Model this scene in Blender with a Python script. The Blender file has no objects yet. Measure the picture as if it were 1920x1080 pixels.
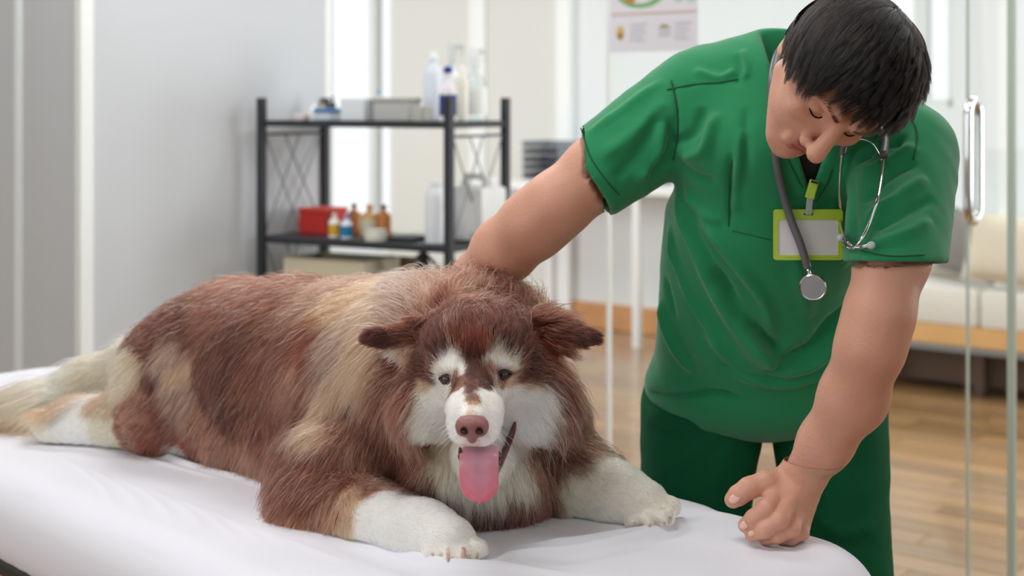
import bpy, bmesh, math, random
import numpy as np
from mathutils import Vector, Matrix, kdtree

# ------------------------------------------------------------------ camera, world, light, exposure
F, CX, HZ, CAMZ = 2800.0, 960.0, 190.0, 1.33      # focal length in px, optical column, horizon row, eye height
scn = bpy.context.scene
cam_d = bpy.data.cameras.new('camera'); cam = bpy.data.objects.new('camera', cam_d)
scn.collection.objects.link(cam); scn.camera = cam
cam.location = (0, 0, CAMZ); cam.rotation_euler = (math.pi / 2, 0, 0)
cam_d.sensor_width = 36; cam_d.lens = F / 1920 * 36; cam_d.shift_y = (HZ - 540) / 1920
cam_d.clip_start = .05; cam_d.clip_end = 200
cam_d.dof.use_dof = True; cam_d.dof.focus_distance = 1.9; cam_d.dof.aperture_fstop = 4.1

w = bpy.data.worlds.new('world'); scn.world = w; w.use_nodes = True
bg = w.node_tree.nodes['Background']; bg.inputs[0].default_value = (.97, .985, 1, 1); bg.inputs[1].default_value = 1.15

def area(name, loc, target, sx, sy, power, col):
    l = bpy.data.lights.new(name, 'AREA'); l.shape = 'RECTANGLE'; l.size = sx; l.size_y = sy; l.energy = power; l.color = col
    o = bpy.data.objects.new(name, l); scn.collection.objects.link(o); o.location = loc
    o.rotation_euler = (Vector(target) - Vector(loc)).to_track_quat('-Z', 'Y').to_euler(); return o
PANELS = ((-.6, 1.7), (1.1, 2.6), (-1.0, 3.9), (1.6, 5.0), (-.1, 6.6), (3.4, 5.2))
for k, q in enumerate(PANELS): area('ceiling_panel_light', (q[0], q[1], 2.97), (q[0], q[1], 0), 1.2, .6, (24, 13, 28, 20, 28, 24)[k], (.97, .985, 1))  # unseen overhead lights, added to brighten table, floor and walls
area('window_light', (-3.6, -.4, 1.9), (0, 2.4, .9), 2.4, 1.8, 36, (.98, .99, 1))  # no window there: fill added from the left on the camera side
for q, t, pw_ in (((5.9, 4.6, 1.7), (-.6, 8.8, 1.2), 140), ((-4.4, 7.4, 1.7), (2.4, 8.6, 1.2), 60)):
    o = area('side_window_light', q, t, 2.6, 2.0, pw_, (.96, .985, 1)); o.data.spread = math.radians(130)  # unseen side fill without windows, added to brighten the rear walls
scn.view_settings.view_transform = 'Standard'; scn.view_settings.look = 'None'
scn.view_settings.gamma = 1; scn.view_settings.use_curve_mapping = False
scn.view_settings.exposure = 0.0
scn.cycles.max_bounces = 12; scn.cycles.transparent_max_bounces = 12
scn.cycles.caustics_reflective = False; scn.cycles.caustics_refractive = False

# ------------------------------------------------------------------ helpers
rng = np.random.default_rng(5); random.seed(5)
COL = scn.collection
def P(px, py, d): return np.array([(px - CX) / F * d, d, CAMZ - (py - HZ) / F * d])
def proj(v):
    v = np.asarray(v); return np.stack([CX + F * v[..., 0] / v[..., 1], HZ + F * (CAMZ - v[..., 2]) / v[..., 1]], -1)
def lin(r, g, b):
    f = lambda c: (c / 255 / 12.92) if c / 255 <= .04045 else ((c / 255 + .055) / 1.055) ** 2.4
    return (f(r), f(g), f(b), 1)
def nrm(v): v = np.asarray(v, float); return v / (np.linalg.norm(v) + 1e-12)
def tag(o, label=None, cat=None, group=None, kind=None):
    for k, val in (('label', label), ('category', cat), ('group', group), ('kind', kind)):
        if val: o[k] = val
    return o
def empty(name, loc, label, cat, group=None, rz=0, kind=None):
    o = bpy.data.objects.new(name, None); COL.objects.link(o); o.location = tuple(loc); o.rotation_euler = (0, 0, rz)
    o.empty_display_size = .05
    return tag(o, label, cat, group, kind)
def mat(name, col, rough=.6, metal=0., spec=.5, bump=0., bscale=60., var=0., vscale=8., sub=0., sheen=0., coat=0., trans=0., alpha=1., detail=4):
    m = bpy.data.materials.new(name); m.use_nodes = True; nt = m.node_tree; b = nt.nodes['Principled BSDF']
    c = lin(*col); b.inputs['Base Color'].default_value = c
    b.inputs['Roughness'].default_value = rough; b.inputs['Metallic'].default_value = metal
    b.inputs['Specular IOR Level'].default_value = spec
    if sub:
        b.inputs['Subsurface Weight'].default_value = sub; b.inputs['Subsurface Radius'].default_value = (1, .35, .2); b.inputs['Subsurface Scale'].default_value = .006
    if sheen: b.inputs['Sheen Weight'].default_value = sheen
    if coat: b.inputs['Coat Weight'].default_value = coat
    if trans: b.inputs['Transmission Weight'].default_value = trans
    if alpha < 1: b.inputs['Alpha'].default_value = alpha
    tc = nt.nodes.new('ShaderNodeTexCoord')
    if var:
        n = nt.nodes.new('ShaderNodeTexNoise'); n.inputs['Scale'].default_value = vscale; n.inputs['Detail'].default_value = detail
        mx = nt.nodes.new('ShaderNodeMixRGB'); mx.inputs[1].default_value = [k * (1 - var) for k in c[:3]] + [1]
        mx.inputs[2].default_value = [min(1, k * (1 + var)) for k in c[:3]] + [1]
        nt.links.new(tc.outputs['Object'], n.inputs['Vector']); nt.links.new(n.outputs[0], mx.inputs[0]); nt.links.new(mx.outputs[0], b.inputs['Base Color'])
    if bump:
        n = nt.nodes.new('ShaderNodeTexNoise'); n.inputs['Scale'].default_value = bscale; n.inputs['Detail'].default_value = 4
        bp = nt.nodes.new('ShaderNodeBump'); bp.inputs['Strength'].default_value = bump; bp.inputs['Distance'].default_value = .01
        nt.links.new(tc.outputs['Object'], n.inputs['Vector']); nt.links.new(n.outputs[0], bp.inputs['Height']); nt.links.new(bp.outputs[0], b.inputs['Normal'])
    return m
def glass_mat(name, tint=(.985, .995, .99), ior=1.45, rough=.0):
    m = bpy.data.materials.new(name); m.use_nodes = True; nt = m.node_tree; nt.nodes.clear()
    o = nt.nodes.new('ShaderNodeOutputMaterial'); mx = nt.nodes.new('ShaderNodeMixShader'); t = nt.nodes.new('ShaderNodeBsdfTransparent')
    g = nt.nodes.new('ShaderNodeBsdfGlossy'); fr = nt.nodes.new('ShaderNodeFresnel'); fr.inputs[0].default_value = ior
    t.inputs[0].default_value = (*tint, 1); g.inputs['Roughness'].default_value = rough
    ge = nt.nodes.new('ShaderNodeNewGeometry'); ma = nt.nodes.new('ShaderNodeMath'); ma.operation = 'MULTIPLY'; mb_ = nt.nodes.new('ShaderNodeMath'); mb_.operation = 'SUBTRACT'; mb_.inputs[0].default_value = 1
    nt.links.new(ge.outputs['Backfacing'], mb_.inputs[1]); nt.links.new(fr.outputs[0], ma.inputs[0]); nt.links.new(mb_.outputs[0], ma.inputs[1]); nt.links.new(ma.outputs[0], mx.inputs[0]); nt.links.new(t.outputs[0], mx.inputs[1]); nt.links.new(g.outputs[0], mx.inputs[2]); nt.links.new(mx.outputs[0], o.inputs[0])
    return m

class MB:
    """collects shapes and links them as ONE mesh object"""
    def __init__(s): s.v = []; s.f = []; s.n = 0
    def add(s, v, f):
        v = np.asarray(v, float); s.v.append(v); s.f += [tuple(int(i) + s.n for i in q) for q in f]; s.n += len(v); return s
    def box(s, c, size, R=None, bev=0.):
        bm = bmesh.new(); bmesh.ops.create_cube(bm, size=1)
        for v in bm.verts: v.co = Vector((v.co.x * size[0], v.co.y * size[1], v.co.z * size[2]))
        if bev: bmesh.ops.bevel(bm, geom=list(bm.edges), offset=bev, segments=2, profile=.6, affect='EDGES')
        vs = np.array([v.co[:] for v in bm.verts])
        bm.verts.index_update(); fs = [[v.index for v in f.verts] for f in bm.faces]; bm.free()
        if R is not None: vs = vs @ np.asarray(R).T
        return s.add(vs + np.asarray(c), fs)
    def lathe(s, c, prof, seg=20, R=None, scale=(1, 1)):
        a = np.arange(seg) * 2 * math.pi / seg; vs = []; fs = []
        for r, z in prof: vs += [(r * math.cos(t) * scale[0], r * math.sin(t) * scale[1], z) for t in a]
        for k in range(len(prof) - 1):
            for i in range(seg):
                j = (i + 1) % seg; fs.append((k * seg + i, k * seg + j, (k + 1) * seg + j, (k + 1) * seg + i))
        fs.append(tuple(range(seg))[::-1]); fs.append(tuple(range((len(prof) - 1) * seg, len(prof) * seg)))
        vs = np.array(vs)
        if R is not None: vs = vs @ np.asarray(R).T
        return s.add(vs + np.asarray(c), fs)
    def tube(s, pts, r, seg=10, flat=1., up=(0, 0, 1)):
        pts = np.asarray(pts, float); n = len(pts); r = np.broadcast_to(r, (n,))
        vs = []; fs = []; prev = None
        for i in range(n):
            t = nrm(pts[min(i + 1, n - 1)] - pts[max(i - 1, 0)])
            if prev is None:
                a = np.cross(t, up); a = a if np.linalg.norm(a) > 1e-3 else np.cross(t, (1, 0, 0))
            else: a = prev - t * np.dot(prev, t)
            a = nrm(a); prev = a; b = np.cross(t, a)
            for k in range(seg):
                q = 2 * math.pi * k / seg; vs.append(pts[i] + r[i] * (a * math.cos(q) + flat * b * math.sin(q)))
        for i in range(n - 1):
            for k in range(seg):
                j = (k + 1) % seg; fs.append((i * seg + k, i * seg + j, (i + 1) * seg + j, (i + 1) * seg + k))
        fs.append(tuple(range(seg))[::-1]); fs.append(tuple(range((n - 1) * seg, n * seg)))
        return s.add(vs, fs)
    def build(s, name, m, parent=None, smooth=False, world=True):
        v = np.concatenate(s.v)
        if parent is not None and world: v = v - np.array(parent.location)
        me = bpy.data.meshes.new(name); me.from_pydata(v.tolist(), [], s.f); me.validate(); me.update()
        bm = bmesh.new(); bm.from_mesh(me); bmesh.ops.recalc_face_normals(bm, faces=list(bm.faces)); bm.to_mesh(me); bm.free()
        if smooth:
            for p in me.polygons: p.use_smooth = True
            if smooth != 'all':
                try: me.set_sharp_from_angle(angle=math.radians(38))
                except Exception: pass
        me.materials.append(m); o = bpy.data.objects.new(name, me); COL.objects.link(o)
        if parent is not None: o.parent = parent
        return o
def spline(pts, n=8):
    p = np.asarray(pts, float); p = np.vstack([2 * p[0] - p[1], p, 2 * p[-1] - p[-2]]); out = []
    for i in range(1, len(p) - 2):
        for t in np.linspace(0, 1, n, endpoint=False):
            a, b, c, d = p[i - 1:i + 3]
            out.append(.5 * ((2 * b) + (c - a) * t + (2 * a - 5 * b + 4 * c - d) * t * t + (3 * b - 3 * c + d - a) * t ** 3))
    out.append(p[-2]); return np.array(out)
def Rz(a): c, s_ = math.cos(a), math.sin(a); return np.array([[c, -s_, 0], [s_, c, 0], [0, 0, 1]])

# ---- implicit surfaces: bodies are grown as ONE continuous skin from blended tapered limbs
class SDF:
    def __init__(s, lo, hi, h):
        s.lo = np.array(lo, np.float32); s.h = h; s.n = np.ceil((np.array(hi) - np.array(lo)) / h).astype(int) + 1
        s.D = np.full(s.n, 1.0, np.float32)
        s.ax = [s.lo[i] + h * np.arange(s.n[i], dtype=np.float32) for i in range(3)]
    def sub(s, lo, hi):
        a = np.clip(np.floor((np.array(lo) - s.lo) / s.h).astype(int), 0, s.n - 1); b = np.clip(np.ceil((np.array(hi) - s.lo) / s.h).astype(int) + 1, 1, s.n)
        sl = tuple(slice(a[i], max(b[i], a[i] + 1)) for i in range(3))
        X = s.ax[0][sl[0]][:, None, None]; Y = s.ax[1][sl[1]][None, :, None]; Z = s.ax[2][sl[2]][None, None, :]
        return sl, X, Y, Z
    def put(s, sl, d, k, mode):
        D = s.D[sl]
        if mode == 'sub': d = -d; h = np.clip(.5 - .5 * (D - d) / k, 0, 1); s.D[sl] = D * (1 - h) + d * h + k * h * (1 - h); return
        h = np.clip(.5 + .5 * (D - d) / k, 0, 1); s.D[sl] = D * (1 - h) + d * h - k * h * (1 - h)
    def cone(s, a, b, ra, rb, k=.02, mode='add', flat=None):
        a = np.asarray(a, float); b = np.asarray(b, float); m = max(ra, rb) * 1.2 + 3 * k + .02
        sl, X, Y, Z = s.sub(np.minimum(a, b) - m, np.maximum(a, b) + m)
        ba = b - a; L2 = float(ba @ ba) + 1e-12
        t = np.clip(((X - a[0]) * ba[0] + (Y - a[1]) * ba[1] + (Z - a[2]) * ba[2]) / L2, 0, 1)
        dx = X - a[0] - t * ba[0]; dy = Y - a[1] - t * ba[1]; dz = Z - a[2] - t * ba[2]
        q = dx * dx + dy * dy + dz * dz
        if flat is not None:      # flat=(axis, factor): squeeze along axis
            ax, fac = nrm(flat[0]), flat[1]; pr = dx * ax[0] + dy * ax[1] + dz * ax[2]; q = q + pr * pr * (1 / fac ** 2 - 1)
        s.put(sl, (np.sqrt(q) - (ra + (rb - ra) * t)).astype(np.float32), k, mode); return s
    def chain(s, pts, rs, k=.02, **kw):
        for i in range(len(pts) - 1): s.cone(pts[i], pts[i + 1], rs[i], rs[i + 1], k, **kw)
        return s
    def ell(s, c, r, k=.02, R=None, mode='add'):
        c = np.asarray(c, float); r = np.asarray(r, float) * np.ones(3); m = r.max() * 1.15 + 3 * k + .02
        sl, X, Y, Z = s.sub(c - m, c + m); X = X - c[0]; Y = Y - c[1]; Z = Z - c[2]
        if R is None: u, v, w_ = X, Y, Z
        else: u, v, w_ = (R[0][i] * X + R[1][i] * Y + R[2][i] * Z for i in range(3)) if False else (R[i][0] * X + R[i][1] * Y + R[i][2] * Z for i in range(3))
        k0 = np.sqrt((u / r[0]) ** 2 + (v / r[1]) ** 2 + (w_ / r[2]) ** 2); k1 = np.sqrt((u / r[0] ** 2) ** 2 + (v / r[1] ** 2) ** 2 + (w_ / r[2] ** 2) ** 2) + 1e-9
        s.put(sl, (k0 * (k0 - 1) / k1).astype(np.float32), k, mode); return s
    def plane(s, p, n, lo, hi, k=.004):
        """cut away what lies beyond the plane (side n points to) inside the box lo..hi"""
        sl, X, Y, Z = s.sub(lo, hi); n = nrm(n); d = -((X - p[0]) * n[0] + (Y - p[1]) * n[1] + (Z - p[2]) * n[2])
        d = np.broadcast_to(d, s.D[sl].shape).astype(np.float32); s.put(sl, d, k, 'sub'); return s
    def mesh(s):
        D = s.D; S = D < 0; n = D.shape
        c = np.zeros((n[0] - 1, n[1] - 1, n[2] - 1), np.int8)
        for i in (0, 1):
            for j in (0, 1):
                for k in (0, 1): c += S[i:n[0] - 1 + i, j:n[1] - 1 + j, k:n[2] - 1 + k]
        I = np.argwhere((c > 0) & (c < 8)); idx = np.full(c.shape, -1, np.int64); idx[tuple(I.T)] = np.arange(len(I))
        acc = np.zeros((len(I), 3)); cnt = np.zeros(len(I))
        cor = [(i, j, k) for i in (0, 1) for j in (0, 1) for k in (0, 1)]
        for a in cor:
            for ax in range(3):
                if a[ax]: continue
                b = list(a); b[ax] = 1; A = I + a; B = I + b
                da = D[tuple(A.T)]; db = D[tuple(B.T)]; m = (da < 0) != (db < 0)
                t = np.where(m, da / np.where(m, da - db, 1), 0)
                p = np.array(a)[None] + 0. * acc; p[:, ax] += t; acc += p * m[:, None]; cnt += m
        V = s.lo + s.h * (I + acc / cnt[:, None]); Q = []
        for ax in range(3):
            o1, o2 = [(1, 2), (2, 0), (0, 1)][ax]
            s0 = [slice(None)] * 3; s1 = [slice(None)] * 3; s0[ax] = slice(0, -1); s1[ax] = slice(1, None)
            E = np.argwhere(S[tuple(s0)] != S[tuple(s1)]); E = E[(E[:, o1] > 0) & (E[:, o2] > 0) & (E[:, o1] < n[o1] - 1) & (E[:, o2] < n[o2] - 1)]
            q = []
            for (p_, r_) in ((1, 1), (0, 1), (0, 0), (1, 0)):
                C = E.copy(); C[:, o1] -= p_; C[:, o2] -= r_; q.append(idx[tuple(C.T)])
            q = np.stack(q, 1); fl = ~S[tuple(E.T)]; q[fl] = q[fl][:, ::-1]; Q.append(q)
        return V.astype(np.float64), np.concatenate(Q)
def vnormals(V, Q):
    n = np.cross(V[Q[:, 2]] - V[Q[:, 0]], V[Q[:, 3]] - V[Q[:, 1]]); N = np.zeros_like(V)
    for i in range(4): np.add.at(N, Q[:, i], n)
    return N / (np.linalg.norm(N, axis=1, keepdims=True) + 1e-12)
def smooth(V, Q, it=2, lam=.5):
    for _ in range(it):
        S_ = np.zeros_like(V); c = np.zeros(len(V))
        for i in range(4):
            a = Q[:, i]; b = Q[:, (i + 1) % 4]
            np.add.at(S_, a, V[b]); np.add.at(c, a, 1); np.add.at(S_, b, V[a]); np.add.at(c, b, 1)
        V = V + lam * (S_ / c[:, None] - V)
    return V
def link_mesh(name, V, Q, m, parent=None, col=None):
    if parent is not None: V = V - np.array(parent.location)
    me = bpy.data.meshes.new(name); me.vertices.add(len(V)); me.vertices.foreach_set('co', V.astype(np.float32).ravel())
    me.loops.add(Q.size); me.loops.foreach_set('vertex_index', Q.astype(np.int32).ravel())
    me.polygons.add(len(Q)); me.polygons.foreach_set('loop_start', (np.arange(len(Q)) * 4).astype(np.int32))
    me.update(calc_edges=True); me.validate()
    me.polygons.foreach_set('use_smooth', np.ones(len(me.polygons), bool)); me.update()
    if col is not None:
        at = me.attributes.new('col', 'FLOAT_COLOR', 'POINT'); at.data.foreach_set('color', np.c_[col, np.ones(len(col))].astype(np.float32).ravel())
    me.materials.append(m); o = bpy.data.objects.new(name, me); COL.objects.link(o)
    if parent is not None: o.parent = parent
    return o
class Snap:
    """finds the point of a surface that stands at a pixel of the photograph (for laying details onto the surface)"""
    def __init__(s, V): s.V = V; s.p = proj(V)
    def __call__(s, px, py, rad=7, off=0.):
        d = np.hypot(s.p[:, 0] - px, s.p[:, 1] - py); m = d < rad
        if not m.any(): m = d < d.min() + 3
        return P(px, py, s.V[m, 1].min() - off)
def wave(p, f, seed=0):
    r = np.random.default_rng(seed); o = np.zeros(len(p))
    for i in range(6):
        k = r.normal(size=3) * f * (1 + .35 * i); o += np.sin(p @ k + r.uniform(0, 6.28) + 1.3 * np.sin(p @ (k[[1, 2, 0]] * .6) + i)) / (1 + .3 * i)
    return o / 3
def seg_dist(V, pts):
    best = np.full(len(V), 9.); tt = np.zeros(len(V)); n = len(pts) - 1
    for i in range(n):
        a, b = pts[i], pts[i + 1]; ba = b - a; t = np.clip((V - a) @ ba / (ba @ ba + 1e-12), 0, 1)
        d = np.linalg.norm(V - a - t[:, None] * ba, axis=1); m = d < best; best[m] = d[m]; tt[m] = (i + t[m]) / n
    return best, tt
def folds(V, N, snap, lines):
    """raise (amp>0) or press in (amp<0) creases along lines laid over the cloth: (amp m, width m, [(px,py)...])"""
    off = np.zeros(len(V))
    for amp, wid, pl in lines:
        pts = spline([snap(*q) for q in pl], 5); m = ((V > pts.min(0) - 4 * wid) & (V < pts.max(0) + 4 * wid)).all(1)
        d, t = seg_dist(V[m], pts); off[m] += amp * np.exp(-(d / wid) ** 2) * np.clip(np.minimum(t, 1 - t) * 6, 0, 1) ** .7
    return V + N * off[:, None]

# ------------------------------------------------------------------ the room
U = np.array([-.775, .632, 0.]); U /= np.linalg.norm(U); V_ = np.array([-U[1] * -1, -U[0], 0.]); V_ = np.array([U[1], -U[0], 0.])
RM = np.stack([-U, V_, [0, 0, 1]], 1)            # columns: along the wall to the right, away from the camera, up
W0 = np.array([.634, 8.66, 0.])                  # a point on the rear wall's foot
def WT(px, off=0.):                              # parameter along the rear wall (shifted by off towards the room) seen at column px
    r = (px - CX) / F; b = W0 - V_ * off; return (b[0] - r * b[1]) / (-U[0] + r * U[1])
def WP(t, off=0., z=0.): return W0 - V_ * off + U * t + np.array([0, 0, z])
M_white = mat('white_wall_paint', (232, 238, 240), .7, bump=.03, bscale=90)
M_cream = mat('cream_wall_paint', (226, 228, 222), .75, bump=.03, bscale=90)
M_grey = mat('grey_wall_paint', (206, 210, 214), .75, bump=.04, bscale=70, var=.02, vscale=2)
M_grey2 = mat('darker_grey_wall_paint', (206, 209, 212), .8, bump=.05, bscale=70, var=.03, vscale=2)
M_trimw = mat('white_trim_paint', (240, 244, 243), .45)
M_frame = mat('window_frame_paint', (226, 232, 232), .4)
M_skirt = mat('varnished_wood', (206, 150, 96), .35, var=.25, vscale=14)
M_edge = mat('glass_edge_green', (176, 190, 178), .25)
M_edgew = mat('glass_edge_pale', (232, 236, 232), .3)
M_glass = glass_mat('clear_glass')
M_black = mat('black_powder_coat', (34, 38, 44), .45)
M_wire = mat('grey_wire', (120, 122, 124), .4, metal=.4)
def wall(name, A, B, z0, z1, m, th=.1, parent=None, kind='structure', back=None):
    A = np.array([*A[:2], 0.]); B = np.array([*B[:2], 0.]); L = np.linalg.norm(B - A); x = (B - A) / L; n = V_ if back is None else np.asarray(back, float)
    n = nrm(n - x * (n @ x)); R = np.stack([x, n, [0, 0, 1]], 1)
    c = (A + B) / 2 + n * th / 2; c[2] = (z0 + z1) / 2
    o = MB().box(c, (L, th, z1 - z0), R).build(name, m, parent); 
    if parent is None: tag(o, kind=kind)
    return o
HT = 3.0
tb = WT(1060); tw0, tw1 = WT(735), WT(600); rw0, rw1 = WT(1600), WT(1786)
wall('wall_rear_white', WP(tb), WP(rw0), 0, HT, M_white)
wall('wall_rear_white_lower', WP(rw0), WP(rw1), 0, 1.30, M_white)
wall('wall_rear_white_end', WP(rw1), WP(-5.2), 0, HT, M_white)
wall('wall_rear_cream', WP(tw0), WP(tb), 0, HT, M_cream)
wall('wall_rear_sill', WP(tw1), WP(tw0), 0, .30, M_cream)
wall('wall_rear_left', WP(7.5), WP(tw1), 0, HT, M_cream)
wall('trim_1', WP(WT(1052), .05), WP(WT(1076), .05), 0, HT, M_trimw, .05)
wall('trim_2', WP(WT(882), .015), WP(WT(912), .015), 0, HT, M_trimw, .015)
wall('trim_3', WP(WT(1872, .03), .03), WP(WT(1892, .03), .03), 0, HT, M_trimw, .03)
wall('baseboard_rear', WP(tw0 + .3, .02), WP(-5.2, .02), 0.001, .15, M_skirt, .02)
def window(n, ta, tb_, z0, z1, muls):
    r = empty('window_%d' % n, WP((ta + tb_) / 2, 0, z0), None, None, kind='structure')
    for t in (ta, tb_): MB().box(WP(t, -.05, (z0 + z1) / 2), (.05, .09, z1 - z0), RM).build('window_frame', M_frame, r)
    for t in muls: MB().box(WP(t, -.05, (z0 + z1) / 2), (.07, .06, z1 - z0), RM).build('mullion', M_frame, r)
    MB().box(WP((ta + tb_) / 2, -.05, z0 + .02), (abs(tb_ - ta), .09, .04), RM).build('window_sill', M_frame, r)
    MB().box(WP((ta + tb_) / 2, -.06, (z0 + z1) / 2), (abs(tb_ - ta), .006, z1 - z0), RM).build('window_pane', M_glass, r)
window(1, tw0, tw1, .30, HT, [WT(694)]); window(2, rw0, rw1, 1.30, HT, [WT(1722)])
wall('wall_behind_camera', (-4.5, -2.4), (6, -2.4), 0, HT, M_white, .1, back=(0, -1, 0))
wall('wall_side_left', (-4.6, 6.2), (-4.6, -2.4), 0, HT, M_white, .1, back=(-1, 0, 0)); wall('wall_side_right', (6.1, -2.4), (6.1, 5.5), 0, HT, M_white, .1, back=(1, 0, 0))
# left walls
A0 = np.array([-.90, 4.85, 0]); wl = lambda t: A0 + V_ * t
wall('wall_left', wl(-.54), wl(.405), 0, HT, M_grey, .03, back=U)
wall('trim_4', wl(.405), wl(.43), 0, HT, M_trimw, .05, back=U)
wc = wl(-.585)
wall('trim_5', wc, wc + V_ * .045, 0, HT, M_trimw, .03, back=U)
wall('wall_left_recess', wc + U * 2.2 - V_ * -.03, wc + U * .04 - V_ * -.03, 0, HT, M_grey2, .08)
g = (37 - CX) / F; q = wc + V_ * .03; tq = (q[0] - g * q[1]) / (-U[0] + g * U[1])
wall('trim_6', q + U * (tq + .012) - V_ * .012, q + U * (tq - .012) - V_ * .012, 0, HT, M_trimw, .012)
wall('baseboard_left', wl(-.585) - U * .012, wl(.405) - U * .012, .001, .1, M_trimw, .012, back=U)

ceil_o = MB().box((.6, 5.2, HT + .05), (11, 11, .1)).build('ceiling', M_white); tag(ceil_o, kind='structure')
for q in PANELS:
    r = empty('ceiling_lamp', (q[0], q[1], HT - .02), None, None, kind='structure'); MB().box((q[0], q[1], HT - .012), (1.24, .64, .022), None, .003).build('lamp_frame', M_trimw, r)  # made-up frames at the added overhead lights
# floor: a slab with single boards on it wherever the photograph shows them
floor = MB().box((0, 5.2, -.0518), (16, 16, .1)).build('floor', mat('floor_underlay', (146, 110, 72), .3, var=.15, vscale=6)); tag(floor, kind='structure')
def plank_mat():
    m = bpy.data.materials.new('polished_floor_boards'); m.use_nodes = True; nt = m.node_tree; b = nt.nodes['Principled BSDF']
    oi = nt.nodes.new('ShaderNodeObjectInfo'); tc = nt.nodes.new('ShaderNodeTexCoord'); mp = nt.nodes.new('ShaderNodeMapping'); mp.inputs['Scale'].default_value = (1.2, 14, 1)
    ad = nt.nodes.new('ShaderNodeVectorMath'); n = nt.nodes.new('ShaderNodeTexNoise'); n.inputs['Scale'].default_value = 3; n.inputs['Detail'].default_value = 5
    nt.links.new(tc.outputs['Object'], mp.inputs[0]); nt.links.new(mp.outputs[0], ad.inputs[0]); nt.links.new(oi.outputs['Random'], ad.inputs[1]); nt.links.new(ad.outputs[0], n.inputs['Vector'])
    m1 = nt.nodes.new('ShaderNodeMixRGB'); m1.inputs[1].default_value = lin(142, 108, 70); m1.inputs[2].default_value = lin(172, 136, 92); nt.links.new(oi.outputs['Random'], m1.inputs[0])
    m2 = nt.nodes.new('ShaderNodeMixRGB'); m2.blend_type = 'MULTIPLY'; m2.inputs[0].default_value = .5
    cr = nt.nodes.new('ShaderNodeValToRGB'); cr.color_ramp.elements[0].position = .3; cr.color_ramp.elements[0].color = (.62, .5, .42, 1); cr.color_ramp.elements[1].position = .65; cr.color_ramp.elements[1].color = (1, 1, 1, 1)
    nt.links.new(n.outputs[0], cr.inputs[0]); nt.links.new(m1.outputs[0], m2.inputs[1]); nt.links.new(cr.outputs[0], m2.inputs[2]); nt.links.new(m2.outputs[0], b.inputs['Base Color'])
    b.inputs['Roughness'].default_value = .22; b.inputs['Coat Weight'].default_value = .35; b.inputs['Coat Roughness'].default_value = .06
    return m
M_plank = plank_mat(); PL, PW = .90, .12; pm = []
for k in range(3):
    o = MB().box((0, 0, -.005), (PL - .004, PW - .003 - .0005 * k, .010), None, .0012).build('floor_board', M_plank); pm.append(o.data); bpy.data.objects.remove(o)
n_pl = 0
for j in range(-60, 60):
    for i in range(-16, 16):
        c = np.array([1.2, 5.5, 0]) + U * ((i + (j * .37) % 1) * PL) + V_ * (j * PW)
        if c[1] < 3.6: continue
        vis = False
        for e in (-.5, 0, .5):
            q = c + U * PL * e; q_ = proj(q)
            if (1060 < q_[0] < 1990 and 585 < q_[1] < 1120) or (-60 < q_[0] < 140 and 1000 < q_[1] < 1140): vis = True
        wcoord = (c - W0) @ V_
        if not vis or wcoord > -.08 or n_pl >= 299: continue
        o = bpy.data.objects.new('floor_board', pm[(i * 7 + j * 3) % 3]); COL.objects.link(o); o.parent = floor
        o.matrix_basis = Matrix(((-U[0], V_[0], 0, c[0]), (-U[1], V_[1], 0, c[1]), (0, 0, 1, 0), (0, 0, 0, 1))); n_pl += 1
print('floor boards', n_pl)

# glass partition and door on the right
G0 = np.array([1.11, 3.60, 0.]); GP = lambda t, off=0., z=0.: G0 + U * t - V_ * off + np.array([0, 0, z])
def GT(px): r = (px - CX) / F; return (G0[0] - r * G0[1]) / (-U[0] + r * U[1])
t1142, t1810, t1897 = GT(1142), GT(1810), GT(1897)
gp = empty('glass_partition', GP((t1142 + t1810) / 2), 'clear frameless glass partition standing behind the bent over man', 'glass partition')
MB().box(GP((t1142 + t1810) / 2, 0, 1.4), (abs(t1142 - t1810) - .01, .008, 2.79), RM).build('glass_pane', M_glass, gp)
MB().box(GP(t1142, 0, 1.4), (.011, .012, 2.79), RM).build('glass_edge', M_edgew, gp)
MB().box(GP((t1142 + t1810) / 2, 0, .0115), (abs(t1142 - t1810) - .03, .02, .02), RM).build('floor_channel', M_frame, gp)
gd = empty('glass_door', GP(t1897 - .3), 'clear glass door carrying the long chrome loop handle', 'glass door')
MB().box(GP(t1810 - .475, 0, 1.4), (.93, .01, 2.76), RM).build('glass_pane', M_glass, gd)
MB().box(GP(t1810 - .006, 0, 1.4), (.0045, .012, 2.76), RM).build('glass_edge', M_edge, gd)
MB().box(GP(t1897, 0, 1.4), (.017, .016, 2.76), RM).build('glass_edge', M_edge, gd)
MB().box(GP(t1810 - .475, 0, .012), (.9, .02, .02), RM).build('door_rail', M_frame, gd)
M_chrome = mat('chrome', (225, 225, 225), .08, metal=1)
hd = empty('door_handle_base', GP(t1810 - .02, 0, 1.1), None, None); bpy.data.objects.remove(hd)
th = GT(1825)
zt = CAMZ - (188 - HZ) / F * 3.6; zb = CAMZ - (415 - HZ) / F * 3.6
loop = []
for a in np.linspace(0, math.pi, 9): loop.append((.033 * math.cos(a), zt - .035 + .035 * math.sin(a)))
for a in np.linspace(math.pi, 2 * math.pi, 9): loop.append((.033 * math.cos(a), zb + .035 + .035 * math.sin(a)))
loop.append(loop[0]); pts = [GP(th, -x, z) for x, z in loop]
MB().tube(pts, .0115, 12).build('handle', M_chrome, gd, True)

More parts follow.
